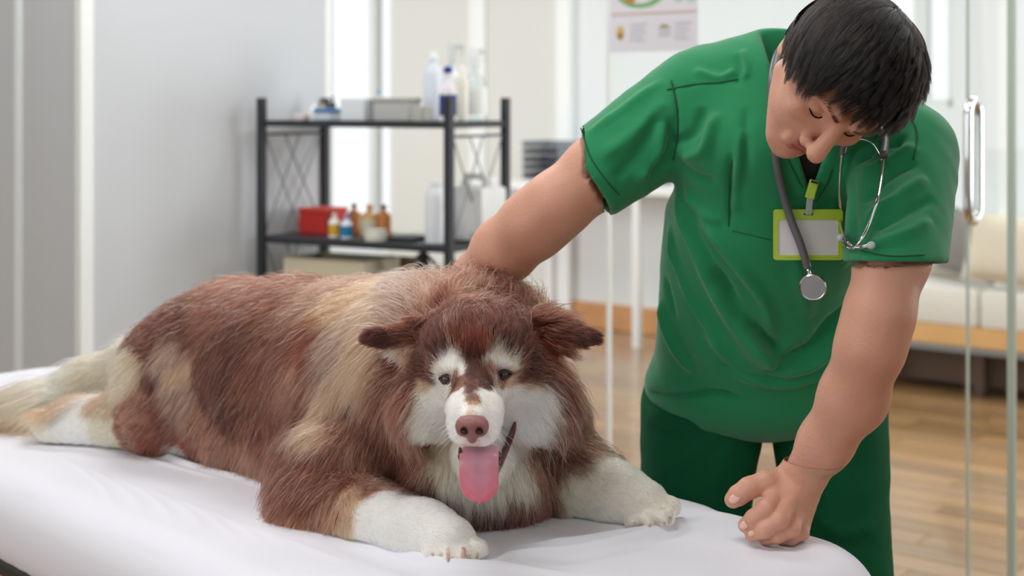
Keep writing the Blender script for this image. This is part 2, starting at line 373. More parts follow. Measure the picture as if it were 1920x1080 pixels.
# poster on the glass
M_pap = mat('poster_paper', (222, 220, 226), .6)
pz = lambda y: CAMZ - (y - HZ) / F * 4.2
tp0, tp1 = GT(1147), GT(1311)
po = empty('poster', GP((tp0 + tp1) / 2, .008, pz(97)), 'pale lilac poster with green round picture stuck on the glass', 'poster')
pw = abs(tp1 - tp0)
MB().box(GP((tp0 + tp1) / 2, .0075, (pz(97) + 1.78) / 2), (pw, .003, 1.78 - pz(97)), RM).build('sheet', M_pap, po)
def flat(px0, px1, y0, y1, col, name, off=.010, ell=False):
    a, b = GT(px0), GT(px1); d = 4.18; za, zb_ = CAMZ - (y0 - HZ) / F * d, CAMZ - (y1 - HZ) / F * d
    mb = MB()
    if ell:
        R = np.stack([-U, [0, 0, 1], -V_], 1); mb.lathe(GP((a + b) / 2, off, (za + zb_) / 2), [(1, -.0005), (1, .0005)], 28, R @ np.diag([abs(a - b) / 2, abs(za - zb_) / 2, 1]))
    else: mb.box(GP((a + b) / 2, off, (za + zb_) / 2), (abs(a - b), .001, abs(za - zb_)), RM)
    return mb.build(name, mat('print_%d' % random.randint(0, 10 ** 6), col, .6), po)
flat(1149, 1309, 21, 26, (214, 196, 184), 'printed_rule')
flat(1158, 1252, -50, 14, (120, 178, 112), 'printed_picture', .0095, True)
flat(1170, 1240, -46, 6, (226, 222, 226), 'printed_picture', .0105, True)
flat(1176, 1196, -14, 5, (190, 130, 60), 'printed_picture', .0115, True)
flat(1268, 1284, -12, 6, (176, 204, 184), 'printed_picture', .0095, True)
flat(1290, 1308, -12, 6, (176, 204, 184), 'printed_picture', .0095, True)
flat(1159, 1174, 46, 74, (206, 178, 120), 'printed_icon', .0095, True); flat(1162, 1171, 60, 71, (160, 116, 50), 'printed_icon', .0105, True)
flat(1238, 1260, 50, 69, (200, 198, 204), 'printed_icon', .0095); flat(1241, 1258, 46, 54, (172, 160, 118), 'printed_icon', .0105, True)
for x0, x1 in ((1185, 1218), (1268, 1300)):
    for k in range(5): flat(x0, x1 - (k * 7) % 11, 42 + k * 7.5, 45 + k * 7.5, (204, 203, 210), 'printed_line')

# desk against the rear wall with letter trays
def onwall(px, off, y=None, z=None):
    t = WT(px, off); p = WP(t, off)
    p[2] = z if z is not None else CAMZ - (y - HZ) / F * p[1]; return p
M_desk = mat('white_laminate', (238, 240, 240), .35)
ta, tb2 = WT(948, .45), WT(1500, .45); DZ = .875
dk = empty('desk', WP((ta + tb2) / 2, .24), 'long white desk with slim legs against the rear wall', 'desk')
MB().box(WP((ta + tb2) / 2, .24, DZ - .025), (abs(ta - tb2), .44, .05), RM, .004).build('desktop', M_desk, dk)
for px in (955, 1191, 1490):
    t = WT(px, .45)
    for off in (.43, .06): MB().box(WP(t, off, (DZ - .05) / 2), (.04, .04, DZ - .05), RM).build('leg', M_desk, dk)
M_tray = mat('grey_plastic', (128, 134, 144), .5); M_trayd = mat('dark_grey_plastic', (84, 90, 100), .5)
lt = empty('letter_tray', onwall(1035, .25, z=DZ), 'stack of grey plastic letter trays on the left of the white desk', 'letter tray')
c0 = onwall(1035, .25, z=DZ)
for k in range(5):
    MB().box(c0 + [0, 0, .015 + k * .045], (.27, .22, .008), RM, .001).build('tray', M_tray if k % 2 else M_trayd, lt)
    mb = MB()
    for s_ in (-1, 1): mb.box(c0 - U * s_ * .131 + [0, 0, .03 + k * .045], (.008, .22, .03), RM)
    mb.box(c0 + V_ * .108 + [0, 0, .03 + k * .045], (.26, .006, .03), RM).build('tray_wall', M_tray, lt)
c1 = onwall(1228, .25, z=DZ)
st = empty('desk_organiser', c1, 'small dark organiser box on the white desk behind the green shoulder', 'organiser')
MB().box(c1 + [0, 0, .03], (.16, .12, .06), RM, .006).build('box', M_trayd, st); MB().box(c1 + [0, 0, .066], (.15, .11, .01), RM, .003).build('lid', M_tray, st)

# bench with cushions behind the glass
B0 = W0 - V_ * .62
def BT(px, off=0.): r = (px - CX) / F; b = B0 + V_ * off; return (b[0] - r * b[1]) / (-U[0] + r * U[1])
def BP(t, off=0., z=0.): return B0 + V_ * off + U * t + np.array([0, 0, z])
bl, br = BT(1560), BT(2150); bw = abs(br - bl); bc = (bl + br) / 2
M_sofa = mat('off_white_upholstery', (228, 226, 218), .85, bump=.1, bscale=200); M_bwood = mat('light_oak', (222, 176, 118), .4, var=.12, vscale=9)
M_metal = mat('brushed_metal_strip', (150, 156, 160), .35, metal=.6); M_darkw_shade = mat('dark_wood', (74, 54, 42), .5)
bn = empty('bench_sofa', BP(bc, .28), 'off white upholstered bench on an oak base behind the glass door', 'bench')
MB().box(BP(bc, .28, .27), (bw, .56, .09), RM, .004).build('base_rail', M_bwood, bn)
MB().box(BP(bc, .265, .212), (bw, .56, .025), RM).build('metal_strip', M_metal, bn)
MB().box(BP(bc, .30, .12), (bw - .1, .40, .16), RM).build('plinth', M_darkw_shade, bn)  # dark block put in for the shadow under the bench
for px in (1650, 1830, 2050): MB().box(BP(BT(px), .05, .1), (.05, .05, .2), RM).build('leg', M_darkw_shade, bn)
sw = bw / 2
for k in (0, 1): MB().box(BP(br + sw * (k + .5), .28, .40), (sw - .006, .56, .17), RM, .02).build('seat_cushion', M_sofa, bn, True)
MB().box(BP(bc, .55, .56), (bw, .08, .44), RM, .02).build('backrest', M_sofa, bn, True)
def cushion(px, py, w_, h_, col, tilt, label, off=.36, lean=.25):
    p = BP(BT(px, off - .08), off, 0); V, Q = [], []; n = 14
    r = empty('cushion', p + [0, 0, .485], label, 'cushion', 'scatter cushions on the bench')
    for side in (1, -1):
        for i in range(n + 1):
            for j in range(n + 1):
                x, y = i / n * 2 - 1, j / n * 2 - 1; pin = 1 - .06 * (1 - abs(x * y)) ; th = .075 * ((1 - x ** 4) * (1 - y ** 4)) ** .5
                V.append((x * w_ / 2 * pin, -side * th, y * h_ / 2 * pin))
    for s_ in (0, 1):
        for i in range(n):
            for j in range(n):
                a = s_ * (n + 1) ** 2 + i * (n + 1) + j; Q.append((a, a + 1, a + n + 2, a + n + 1))
    V = np.array(V); ca, sa = math.cos(tilt), math.sin(tilt); V = V @ np.array([[ca, 0, sa], [0, 1, 0], [-sa, 0, ca]]).T
    cl, sl = math.cos(lean), math.sin(lean); V = V @ np.array([[1, 0, 0], [0, cl, sl], [0, -sl, cl]]).T
    V = V @ RM.T; V[:, 2] -= V[:, 2].min()
    MB().add(V + p + [0, 0, .486], Q).build('cover', mat('cushion_%s' % col[0], col, .9, bump=.1, bscale=150), r, 'all'); return r
cushion(1762, 450, .33, .31, (206, 196, 178), .05, 'beige cushion on the bench beside the grey one, nearest the man', .40)
cushion(1812, 450, .30, .30, (132, 128, 124), .22, 'dark grey cushion between the beige and cream cushions on the bench', .24)
cushion(1885, 450, .42, .32, (216, 206, 186), .1, 'large cream cushion at the door edge end of the bench', .085)

# ------------------------------------------------------------------ black metal shelf unit and what stands on it
SN = np.array([(842 - CX) / F * 4.5, 4.5, 0]); SA = nrm([-.624, .35, 0]); SBv = nrm([SA[1], -SA[0], 0])   # near corner, long side (left), short side (back right)
SL, SD = .715, .345; RS = np.stack([-SA, SBv, [0, 0, 1]], 1)
SH = lambda a, b, z=0.: SN + SA * a + SBv * b + np.array([0, 0, z])
Z1, Z2, Z3 = CAMZ - (229 - HZ) / F * 4.5, CAMZ - (463 - HZ) / F * 4.5, .50
ZP = CAMZ - (184 - HZ) / F * 4.5
sh = empty('metal_shelf', SH(SL / 2, SD / 2), 'black metal shelf unit with crossed wire sides beside the grey wall', 'shelf')
for a, b in ((0, 0), (SL, 0), (0, SD), (SL, SD)): MB().box(SH(a, b, ZP / 2 + .002), (.025, .025, ZP), RS, .003).build('post', M_black, sh)
for z in (Z1, Z2, Z3):
    MB().box(SH(SL / 2, SD / 2, z - .003), (SL - .03, SD - .03, .006), RS).build('shelf_board', M_black, sh)
    for b in (0, SD): MB().box(SH(SL / 2, b, z - .009), (SL - .02, .012, .020), RS).build('rail', M_black, sh)
    for a in (0, SL): MB().box(SH(a, SD / 2, z - .009), (.012, SD - .02, .020), RS).build('rail', M_black, sh)
for a in (0, SL):
    MB().box(SH(a, SD / 2, Z1 - .045), (.008, SD - .02, .008), RS).build('rail', M_black, sh)
    for zt_, zb_ in ((Z1 - .045, Z2 + .01), (Z2 - .02, Z3 + .01)):
        for b0, b1 in ((.0, .6), (.33, 1.), (.6, .0), (1., .33)):
            if b0 < b1: q0, q1 = (b0, zt_), (b1, zb_)
            else: q0, q1 = (b0, zt_), (b1, zb_)
            MB().tube([SH(a, .02 + q0[0] * (SD - .04), q0[1]), SH(a, .02 + q1[0] * (SD - .04), q1[1])], .0024, 6).build('cross_wire', M_wire, sh)
def shp(px, b, z):                       # point on the shelf level z at column px, b = depth share front to back
    r = (px - CX) / F; q = SN + SBv * b * SD; a = -(q[0] - r * q[1]) / (SA[0] - r * SA[1]); return SH(a, b * SD, z)
def hpx(n, p): return n / F * p[1]
mcache = {}
def cm(col, **kw):
    k = (col, tuple(sorted(kw.items())))
    if k not in mcache: mcache[k] = mat('paint_%d_%d_%d' % col, col, **kw)
    return mcache[k]
def sbox(name, px, wpx, hp, b, z, dep, col, label, cat, group=None, lid=None):
    p = shp(px, b, z + .001); wd, h = hpx(wpx, p), hpx(hp, p); R = RS; r = empty(name, p, label, cat, group)
    MB().box(p + [0, 0, h / 2], (wd, dep, h), R, .003).build('body', cm(col), r)
    if lid: MB().box(p + [0, 0, h - .006], (wd + .006, dep + .006, .014), R, .003).build('lid', cm(lid), r)
    return r
def bottle(name, px, wpx, hp, b, z, col, cap, label, cat='bottle', group=None, lab=None, neck=.35, clear=False, trigger=False, pump=False, shoulder=.68):
    p = shp(px, b, z + .001); R_, H = hpx(wpx, p) / 2, hpx(hp, p); r = empty(name, p, label, cat, group)
    m = glass_mat('clear_plastic', (.86, .9, .9)) if clear and 'clearp' not in mcache else (mcache.get('clearp') if clear else cm(col, rough=.3))
    if clear: mcache['clearp'] = m
    hb = H * (.72 if (trigger or pump) else .88)
    prof = [(R_ * .9, 0), (R_, .01 * H), (R_, shoulder * hb), (R_ * .85, (shoulder + .12) * hb), (R_ * neck, (shoulder + .22) * hb), (R_ * neck, hb)]
    MB().lathe(p, prof, 20).build('body', m, r, True)
    cr = R_ * (neck + .1)
    MB().lathe(p + [0, 0, hb], [(cr, 0), (cr, (H - hb) * .6), (cr * .5, H - hb)], 14).build('cap', cm(cap), r, True)
    if lab: MB().lathe(p, [(R_ * 1.015, .12 * hb), (R_ * 1.015, (shoulder - .05) * hb)], 20).build('label', cm(lab), r, True)
    if trigger or pump:
        z0 = p + [0, 0, H - .012]; MB().box(z0 + [.012, 0, 0], (.05, .016, .018), None, .004).build('spray_head', cm(cap), r)
        MB().tube([z0 + [.03, 0, 0], z0 + [.034, 0, -.02], z0 + [.026, 0, -.035]], .004, 6).build('trigger', cm(cap), r)
    return r
G = 'small things along the upper shelf'
bottle('small_bottle', 588, 15, 34, .35, Z1, (236, 238, 234), (240, 240, 240), 'small white bottle at the left end of the upper shelf')
bottle('small_bottle', 605, 12, 32, .7, Z1, (196, 176, 128), (190, 180, 150), 'small tan vial behind the clear blue-lidded box')
bottle('small_bottle', 624, 12, 44, .8, Z1, (40, 48, 52), (22, 26, 30), 'small black capped bottle by the rear post on the upper shelf')
sbox('sample_box', 618, 36, 22, .4, Z1, .08, (206, 214, 222), 'small clear pale box with blue lid on the upper shelf', 'box', None, (70, 124, 178))
sbox('gauze_pack', 570, 24, 12, .3, Z1, .06, (226, 212, 208), 'flat pinkish white pack at the left end of the upper shelf', 'packet')
sbox('carton', 672, 54, 42, .3, Z1, .07, (222, 226, 230), 'plain white carton on the upper shelf between small boxes', 'box')
sbox('carton', 744, 80, 43, .4, Z1, .07, (186, 184, 180), 'wide grey carton on the upper shelf right of the white one', 'box', None, (176, 172, 168))
sbox('carton', 792, 22, 28, .15, Z1, .06, (178, 176, 166), 'little grey carton against the wide grey one', 'box')
bottle('small_bottle', 710, 18, 54, .9, Z1, (214, 222, 228), (90, 150, 200), 'small bottle with light blue cap behind the cartons')
bottle('refill_bottle', 812, 36, 128, .75, Z1, (214, 220, 230), (226, 230, 232), 'translucent white refill bottle left of the blue labelled bottle', shoulder=.74, neck=.4)
bottle('disinfectant_bottle', 840, 33, 104, .12, Z1, (226, 220, 226), (24, 44, 140), 'white bottle with dark blue label and blue cap at the near post', lab=(38, 54, 120), neck=.42, shoulder=.6)
bottle('cream_bottle', 866, 24, 104, .45, Z1, (232, 230, 214), (236, 236, 230), 'tall cream bottle right of the blue labelled bottle', neck=.5, shoulder=.8)
bottle('spray_bottle', 848, 34, 146, .9, Z1, (226, 230, 232), (206, 210, 208), 'tall pale spray bottle behind the blue labelled bottle', trigger=True)
bottle('spray_bottle', 890, 46, 138, .7, Z1, (226, 230, 232), (228, 230, 230), 'clear spray bottle with white trigger nearest the right post', trigger=True, clear=True, lab=(240, 244, 244))
# lower level
sbox('sharps_box', 606, 62, 46, .62, Z2, .12, (196, 44, 34), 'red plastic box on the middle shelf', 'box', None, (206, 56, 44))
bottle('medicine_bottle', 627, 22, 46, .22, Z2, (232, 230, 222), (228, 214, 200), 'small white bottle with a yellow label in front of the red box', lab=(214, 168, 40))
bottle('medicine_bottle', 650, 23, 44, .18, Z2, (214, 224, 232), (120, 150, 214), 'small bottle with bright blue label and lilac cap', lab=(20, 118, 168))
bottle('amber_bottle', 664, 28, 58, .6, Z2, (176, 104, 44), (96, 50, 26), 'amber glass bottle just right of the blue labelled bottle', neck=.28)
bottle('amber_bottle', 720, 27, 62, .45, Z2, (186, 112, 46), (120, 60, 26), 'amber glass bottle at the right end of the bottle row', neck=.28)
bottle('amber_bottle', 693, 34, 62, .4, Z2, (204, 158, 104), (220, 160, 120), 'pale amber bottle with wide cream label in the bottle row', lab=(206, 200, 176), neck=.3)
bottle('glass_jar', 705, 44, 22, .15, Z2, (214, 212, 200), (220, 218, 206), 'low clear dish in front of the amber bottles', cat='dish', neck=.8)
sbox('paper_stack', 757, 76, 8, .75, Z2, .16, (226, 224, 214), 'stack of white paper behind the black tray on the middle shelf', 'paper')
r_ = sbox('black_tray', 766, 60, 7, .35, Z2, .12, (30, 32, 34), 'flat black tray on the middle shelf left of the white canister', 'tray')
bottle('canister', 817, 40, 118, .2, Z2, (222, 226, 230), (228, 230, 232), 'white plastic canister just left of the near post', shoulder=.82, neck=.5)
def canister():
    p = shp(893, .62, Z2 + .001); wd, h = hpx(92, p), hpx(120, p); r = empty('water_canister', p, 'big translucent white jerrycan at the right end of the middle shelf', 'canister')
    m = cm((222, 224, 224), rough=.4)
    MB().box(p + [0, 0, h * .43], (wd * .9, .16, h * .84), RS, .02).build('body', m, r, True)
    MB().tube([p - SA * -wd * .3 + [0, 0, h * .8], p - SA * -wd * .22 + [0, 0, h], p - SA * wd * .16 + [0, 0, h], p - SA * wd * .24 + [0, 0, h * .8]], .012, 10).build('handle', m, r, True)
    MB().lathe(p - SA * wd * .32 + [0, 0, h * .82], [(.02, 0), (.02, .03), (.016, .036)], 14).build('cap', cm((236, 238, 238)), r, True)
canister()
def openbox(name, px0, px1, ytop, b, dep, col, label, z=Z3, inner=(120, 112, 84)):
    a, c = shp(px0, b, z), shp(px1, b, z); wd = np.linalg.norm(c - a); m_ = (a + c) / 2; h = CAMZ - (ytop - HZ) / F * m_[1] - z - .001; r = empty(name, m_ + [0, 0, .001], label, 'storage box')
    p = m_ + SBv * dep / 2; t = .006
    MB().box(p + [0, 0, t / 2 + .001], (wd, dep, t), RS).build('bottom', cm(inner), r)
    for s_ in (-1, 1):
        MB().box(p + SBv * s_ * (dep / 2 - t / 2) + [0, 0, h / 2], (wd, t, h), RS).build('side_panel', cm(col), r)
        MB().box(p + SA * s_ * (wd / 2 - t / 2) + [0, 0, h / 2], (t, dep - 2 * t, h), RS).build('side_panel', cm(col), r)
openbox('storage_box', 532, 684, 486, .06, .20, (206, 198, 172), 'open beige storage box on the bottom shelf at the left')
openbox('storage_box', 700, 768, 484, .72, .08, (150, 134, 96), 'olive brown storage box behind the teal one on the bottom shelf')
sbox('teal_box', 738, 66, 150, .15, Z3, .10, (146, 182, 184), 'pale teal plastic box in front of the olive brown storage box', 'box')
def tripod():
    p = shp(794, .45, Z2 - .024); r = empty('under_shelf_holder', p, 'black holder with splayed arms hanging under the middle shelf', 'holder')
    MB().tube([p + [0, 0, 0], p + [0, 0, -.13]], .009, 8).build('stem', M_black, r)
    for s_ in (-1, -.35, .35, 1): MB().tube([p + [0, 0, -.012], p - SA * s_ * .07 + [0, 0, -.075]], .006, 8).build('arm', M_black, r)
    MB().lathe(p, [(.03, -.012), (.03, 0)], 14).build('plate', M_black, r)
tripod()

# ------------------------------------------------------------------ the examination table
E1 = np.array([-.672, .74, 0]); E1 /= np.linalg.norm(E1); E2 = np.array([-E1[1] * -1, -E1[0], 0]); E2 = np.array([E1[1], -E1[0], 0])
TZ = CAMZ - .58; S0, S1, T0, T1 = 1.078, 3.16, .948, 1.696
TP = lambda s, t, z=TZ: E1 * s + E2 * t + np.array([0, 0, z])
RT = np.stack([E1, E2, [0, 0, 1]], 1)
tab = empty('examination_table', TP((S0 + S1) / 2, (T0 + T1) / 2, 0), 'padded examination table under a white fitted sheet', 'table')
def pt_px(px, py): d = F * .58 / (py - HZ); q = P(px, py, d); return q @ E1, q @ E2
def make_sheet():
    n1, n2 = 420, 170; RC, RE, TH = .13, .075, .12
    c = np.array([(S0 + S1) / 2, (T0 + T1) / 2]); hx, hy = (S1 - S0) / 2, (T1 - T0) / 2
    V, Q = [], []
    # radial-safe grid: square grid squeezed into a rounded rectangle, then a skirt of rings
    a = np.linspace(-1, 1, n1); b = np.linspace(-1, 1, n2); A, B = np.meshgrid(a, b, indexing='ij')
    X, Y = A * hx, B * hy
    cx, cy = hx - RC, hy - RC
    ex, ey = np.maximum(np.abs(X) - cx, 0), np.maximum(np.abs(Y) - cy, 0); m = (ex > 0) & (ey > 0)
    # map the corner square onto the corner quarter disc
    k = np.maximum(ex, ey) / np.maximum(np.hypot(ex, ey), 1e-9); k = np.where(m, k, 1)
    X = np.sign(X) * np.where(m, cx + ex * k, np.abs(X)); Y = np.sign(Y) * np.where(m, cy + ey * k, np.abs(Y))
    ex, ey = np.maximum(np.abs(X) - cx, 0), np.maximum(np.abs(Y) - cy, 0)
    d_in = RC - np.hypot(ex, ey)                      # distance to outline (0 on it)
    d_in = np.where((ex > 0) | (ey > 0), d_in, RC)
    e = np.clip(1 - d_in / RE, 0, 1); Z = -RE * (1 - np.sqrt(np.clip(1 - e ** 2, 0, 1)))
    s = X + c[0]; t = Y + c[1]; W = np.stack([s.ravel(), t.ravel()], 1)
    z = Z.ravel().copy()
    # folds in the sheet: (height, width, px path)
    def fold(amp, wid, pl):
        q = spline(np.array([[*pt_px(*p_), 0] for p_ in pl]), 6); V3 = np.c_[W, 0 * W[:, 0]]
        d, tt = seg_dist(V3, q); return amp * np.exp(-(d / wid) ** 2) * np.clip(np.minimum(tt, 1 - tt) * 5, 0, 1)
    z += fold(.010, .008, [(600, 985), (660, 992), (730, 1025), (800, 1052), (880, 1064), (960, 1068), (1080, 1078)])
    z -= fold(.004, .018, [(600, 1005), (700, 1045), (800, 1075), (900, 1085)])
    z += fold(.008, .006, [(190, 815), (260, 838), (340, 868), (420, 890), (480, 905), (560, 950)])
    z += fold(.003, .006, [(240, 850), (330, 875), (430, 900)])
    z += fold(.008, .008, [(1290, 975), (1200, 1005), (1080, 1030), (960, 1045), (930, 1068)])
    z += fold(.007, .007, [(1320, 965), (1240, 990), (1100, 1012), (980, 1025)])
    z -= fold(.006, .02, [(1290, 990), (1150, 1030), (1000, 1055)])
    z += fold(.005, .02, [(1210, 935), (1280, 940), (1360, 945)])
    z += fold(.003, .012, [(1180, 940), (1300, 958), (1400, 975)])
    z -= fold(.006, .035, [(1420, 1010), (1500, 1012)])
    for k in range(9):
        a0 = 100 + k * 55; z += fold(.0012, .006, [(a0, 850 + k * 20), (a0 + 80, 900 + k * 18), (a0 + 120, 960 + k * 12)])
    z += .0018 * wave(np.c_[W * [1, 1], 0 * z], 9, 3) * (d_in.ravel() > .03)
    V = E1 * W[:, :1] + E2 * W[:, 1:2] + np.array([0, 0, TZ]) + np.c_[0 * z, 0 * z, z]
    idx = np.arange(n1 * n2).reshape(n1, n2)
    Q = np.stack([idx[:-1, :-1], idx[:-1, 1:], idx[1:, 1:], idx[1:, :-1]], -1).reshape(-1, 4)[:, ::-1]
    ring = np.r_[idx[:, 0], idx[-1, 1:], idx[-2::-1, -1], idx[0, -2:0:-1]]; nr = len(ring)
    ctr = E1 * c[0] + E2 * c[1]; prev = ring; VV = [V]; n0 = len(V)
    for i, (dz, inset) in enumerate(((.008, .0), (.016, -.001), (.026, .0), (.036, .001), (TH - RE - .003, .004), (TH - RE, .009), (TH - RE, .06))):
        rp = V[ring].copy(); rr = rp - ctr; rr[:, 2] = 0; L = np.linalg.norm(rr, axis=1, keepdims=True)
        puck = .0005 * np.sin(np.arange(nr) * .9 + 2 * np.sin(np.arange(nr) * .13)) * min(1, i / 3)
        rp[:, 2] = TZ - RE - dz; rp -= rr / L * (inset + puck[:, None]); VV.append(rp); cur = n0 + np.arange(nr) + i * nr
        nx = np.roll(np.arange(nr), -1); Q = np.vstack([Q, np.stack([cur, cur[nx], prev[nx], prev], 1)]); prev = cur
    return np.vstack(VV), Q
M_sheet = mat('white_cotton_sheet', (226, 225, 232), .85, spec=.2, bump=.04, bscale=900)
SV, SQ = make_sheet(); o = link_mesh('sheet', SV, SQ, M_sheet, tab)
M_vinyl = mat('black_vinyl', (34, 34, 36), .4)
MB().box(TP((S0 + S1) / 2, (T0 + T1) / 2, TZ - .130), (S1 - S0 - .10, T1 - T0 - .006, .028), RT, .008).build('frame_board', M_vinyl, tab)
for s in (S0 + .2, S1 - .2):
    for t in (T0 + .1, T1 - .1): MB().box(TP(s, t, (TZ - .14) / 2), (.05, .05, TZ - .14), RT, .006).build('leg', M_black, tab)
for t in (T0 + .1, T1 - .1): MB().box(TP((S0 + S1) / 2, t, .2), (S1 - S0 - .44, .03, .03), RT).build('stretcher', M_black, tab)

# ------------------------------------------------------------------ the dog: one continuous body, coat of single hairs
def grow_dog():
    s = SDF((-1.30, 1.72, TZ - .01), (.42, 3.05, 1.14), .0052)
    q = lambda px, py, d: P(px, py, d)
    # trunk, from neck to rump
    s.chain([q(885, 665, 2.14), q(800, 702, 2.20), q(690, 700, 2.28), q(560, 690, 2.40), q(450, 680, 2.52), q(370, 700, 2.60)], [.105, .122, .125, .128, .122, .105], .05)
    s.chain([q(620, 850, 2.28), q(480, 800, 2.42), q(370, 790, 2.52)], [.085, .085, .075], .04)
    s.cone(q(700, 800, 2.20), q(640, 870, 2.15), .10, .085, .04)                 # near shoulder
    s.cone(q(900, 780, 2.14), q(900, 880, 2.10), .125, .10, .04)                 # chest
    s.cone(q(985, 800, 2.16), q(1010, 880, 2.16), .078, .06, .04)               # far shoulder
    s.cone(q(890, 630, 2.14), q(880, 680, 2.12), .05, .08, .05)                 # scruff
    # near front leg: shoulder, elbow, paw
    s.chain([q(610, 900, 2.16), q(600, 950, 2.09), q(700, 985, 2.02), q(790, 1005, 1.95), q(838, 1022, 1.915)], [.075, .058, .047, .040, .037], .025)
    # far front leg
    s.chain([q(1040, 870, 2.14), q(1075, 905, 2.13), q(1150, 930, 2.09), q(1205, 950, 2.06)], [.062, .055, .042, .036], .025)
    for (x, y, d, r) in ((812, 1038, 1.892, .0150), (839, 1048, 1.878, .0165), (868, 1048, 1.878, .0165), (893, 1034, 1.892, .0150)): s.cone(q(844, 1018, 1.93), q(x, y, d), .022, r, .002)
    for (x, y, d, r) in ((1190, 974, 2.03, .0150), (1218, 976, 2.025, .0165), (1245, 968, 2.032, .0165), (1258, 950, 2.055, .015)): s.cone(q(1205, 952, 2.065), q(x, y, d), .024, r, .002)
    for a_, b_ in ((q(832, 1012, 1.872), q(824, 1052, 1.868)), (q(852, 1012, 1.868), q(854, 1060, 1.858)), (q(872, 1010, 1.87), q(882, 1052, 1.866)), (q(1196, 950, 2.02), q(1204, 992, 2.012)), (q(1218, 948, 2.02), q(1232, 990, 2.010)), (q(1236, 940, 2.03), q(1254, 974, 2.025))): s.cone(a_, b_, .0015, .0055, .004, 'sub')
    # haunch, hind leg and foot, second hind foot under the belly, tail
    s.ell(q(345, 720, 2.52), (.105, .13, .115), .05)
    s.chain([q(300, 770, 2.50), q(235, 790, 2.52), q(170, 795, 2.54), q(105, 805, 2.545)], [.072, .045, .036, .032], .03)
    for (x, y) in ((76, 800), (84, 810), (98, 816)): s.cone(q(115, 803, 2.545), q(x, y, 2.535), .028, .015, .005)
    s.cone(q(400, 855, 2.45), q(310, 850, 2.47), .03, .022, .02)
    s.chain([q(270, 700, 2.66), q(180, 728, 2.68), q(80, 768, 2.66), q(-40, 790, 2.64), q(-130, 800, 2.62)], [.058, .042, .038, .032, .02], .03)
    # head
    s.ell(q(895, 665, 2.00), (.078, .085, .066), .03)
    s.ell(q(893, 640, 1.965), (.055, .05, .035), .02)
    s.ell(q(818, 745, 2.01), (.050, .055, .058), .03); s.ell(q(985, 745, 2.01), (.056, .055, .060), .03)
    s.cone(q(890, 735, 1.935), q(886, 800, 1.845), .037, .0220, .018)            # muzzle
    s.cone(q(888, 715, 1.925), q(885, 785, 1.832), .024, .015, .012)             # bridge
    s.cone(q(862, 765, 1.88), q(869, 813, 1.842), .018, .0150, .008); s.cone(q(915, 765, 1.88), q(906, 813, 1.842), .020, .0165, .008)   # lip pads
    s.cone(q(850, 690, 1.935), q(832, 688, 1.94), .018, .016, .012); s.cone(q(925, 684, 1.935), q(948, 680, 1.94), .019, .016, .012)   # brows
    s.cone(q(905, 850, 1.965), q(898, 900, 1.895), .036, .018, .012)             # lower jaw
    s.cone(q(900, 850, 1.90), q(898, 880, 1.872), .020, .014, .005, 'sub')       # mouth cavity
    s.cone(q(948, 815, 1.90), q(938, 850, 1.89), .010, .009, .004, 'sub'); s.cone(q(862, 835, 1.865), q(866, 862, 1.875), .006, .007, .004, 'sub')
    s.ell(q(839, 709, 1.918), (.0085, .010, .0065), .006, mode='sub'); s.ell(q(943, 700, 1.918), (.0095, .010, .007), .006, mode='sub')
    # ears
    def ear(b0, b1, tip, top):
        s.cone(b0, tip, .017, .0075, .012, flat=((0, 1, .2), .5)); s.cone(b1, tip, .015, .0075, .012, flat=((0, 1, .2), .5)); s.cone(top, tip, .02, .009, .016, flat=((0, 1, .2), .55))
    ear(q(775, 650, 2.00), q(790, 620, 2.01), q(697, 632, 1.985), q(790, 640, 2.02)); ear(q(1035, 640, 2.01), q(1010, 608, 2.02), q(1108, 634, 1.995), q(1000, 625, 2.03))
    s.plane((0, 0, TZ + .001), (0, 0, -1), s.lo, s.lo + s.h * s.n, .003)
    V, Q = s.mesh(); return smooth(V, Q, 2), Q
DV, DQ = grow_dog(); DN = vnormals(DV, DQ)
vis = (DN * (DV - np.array([0, 0, CAMZ]))).sum(1) < 0
dsnap = Snap(DV[vis])
D_, B_, M_, T_, C_, Wt, O_, K_ = (84, 47, 40), (112, 68, 56), (142, 100, 84), (190, 156, 132), (216, 204, 184), (240, 236, 228), (192, 146, 112), (160, 134, 122)
RB = (122, 66, 50)
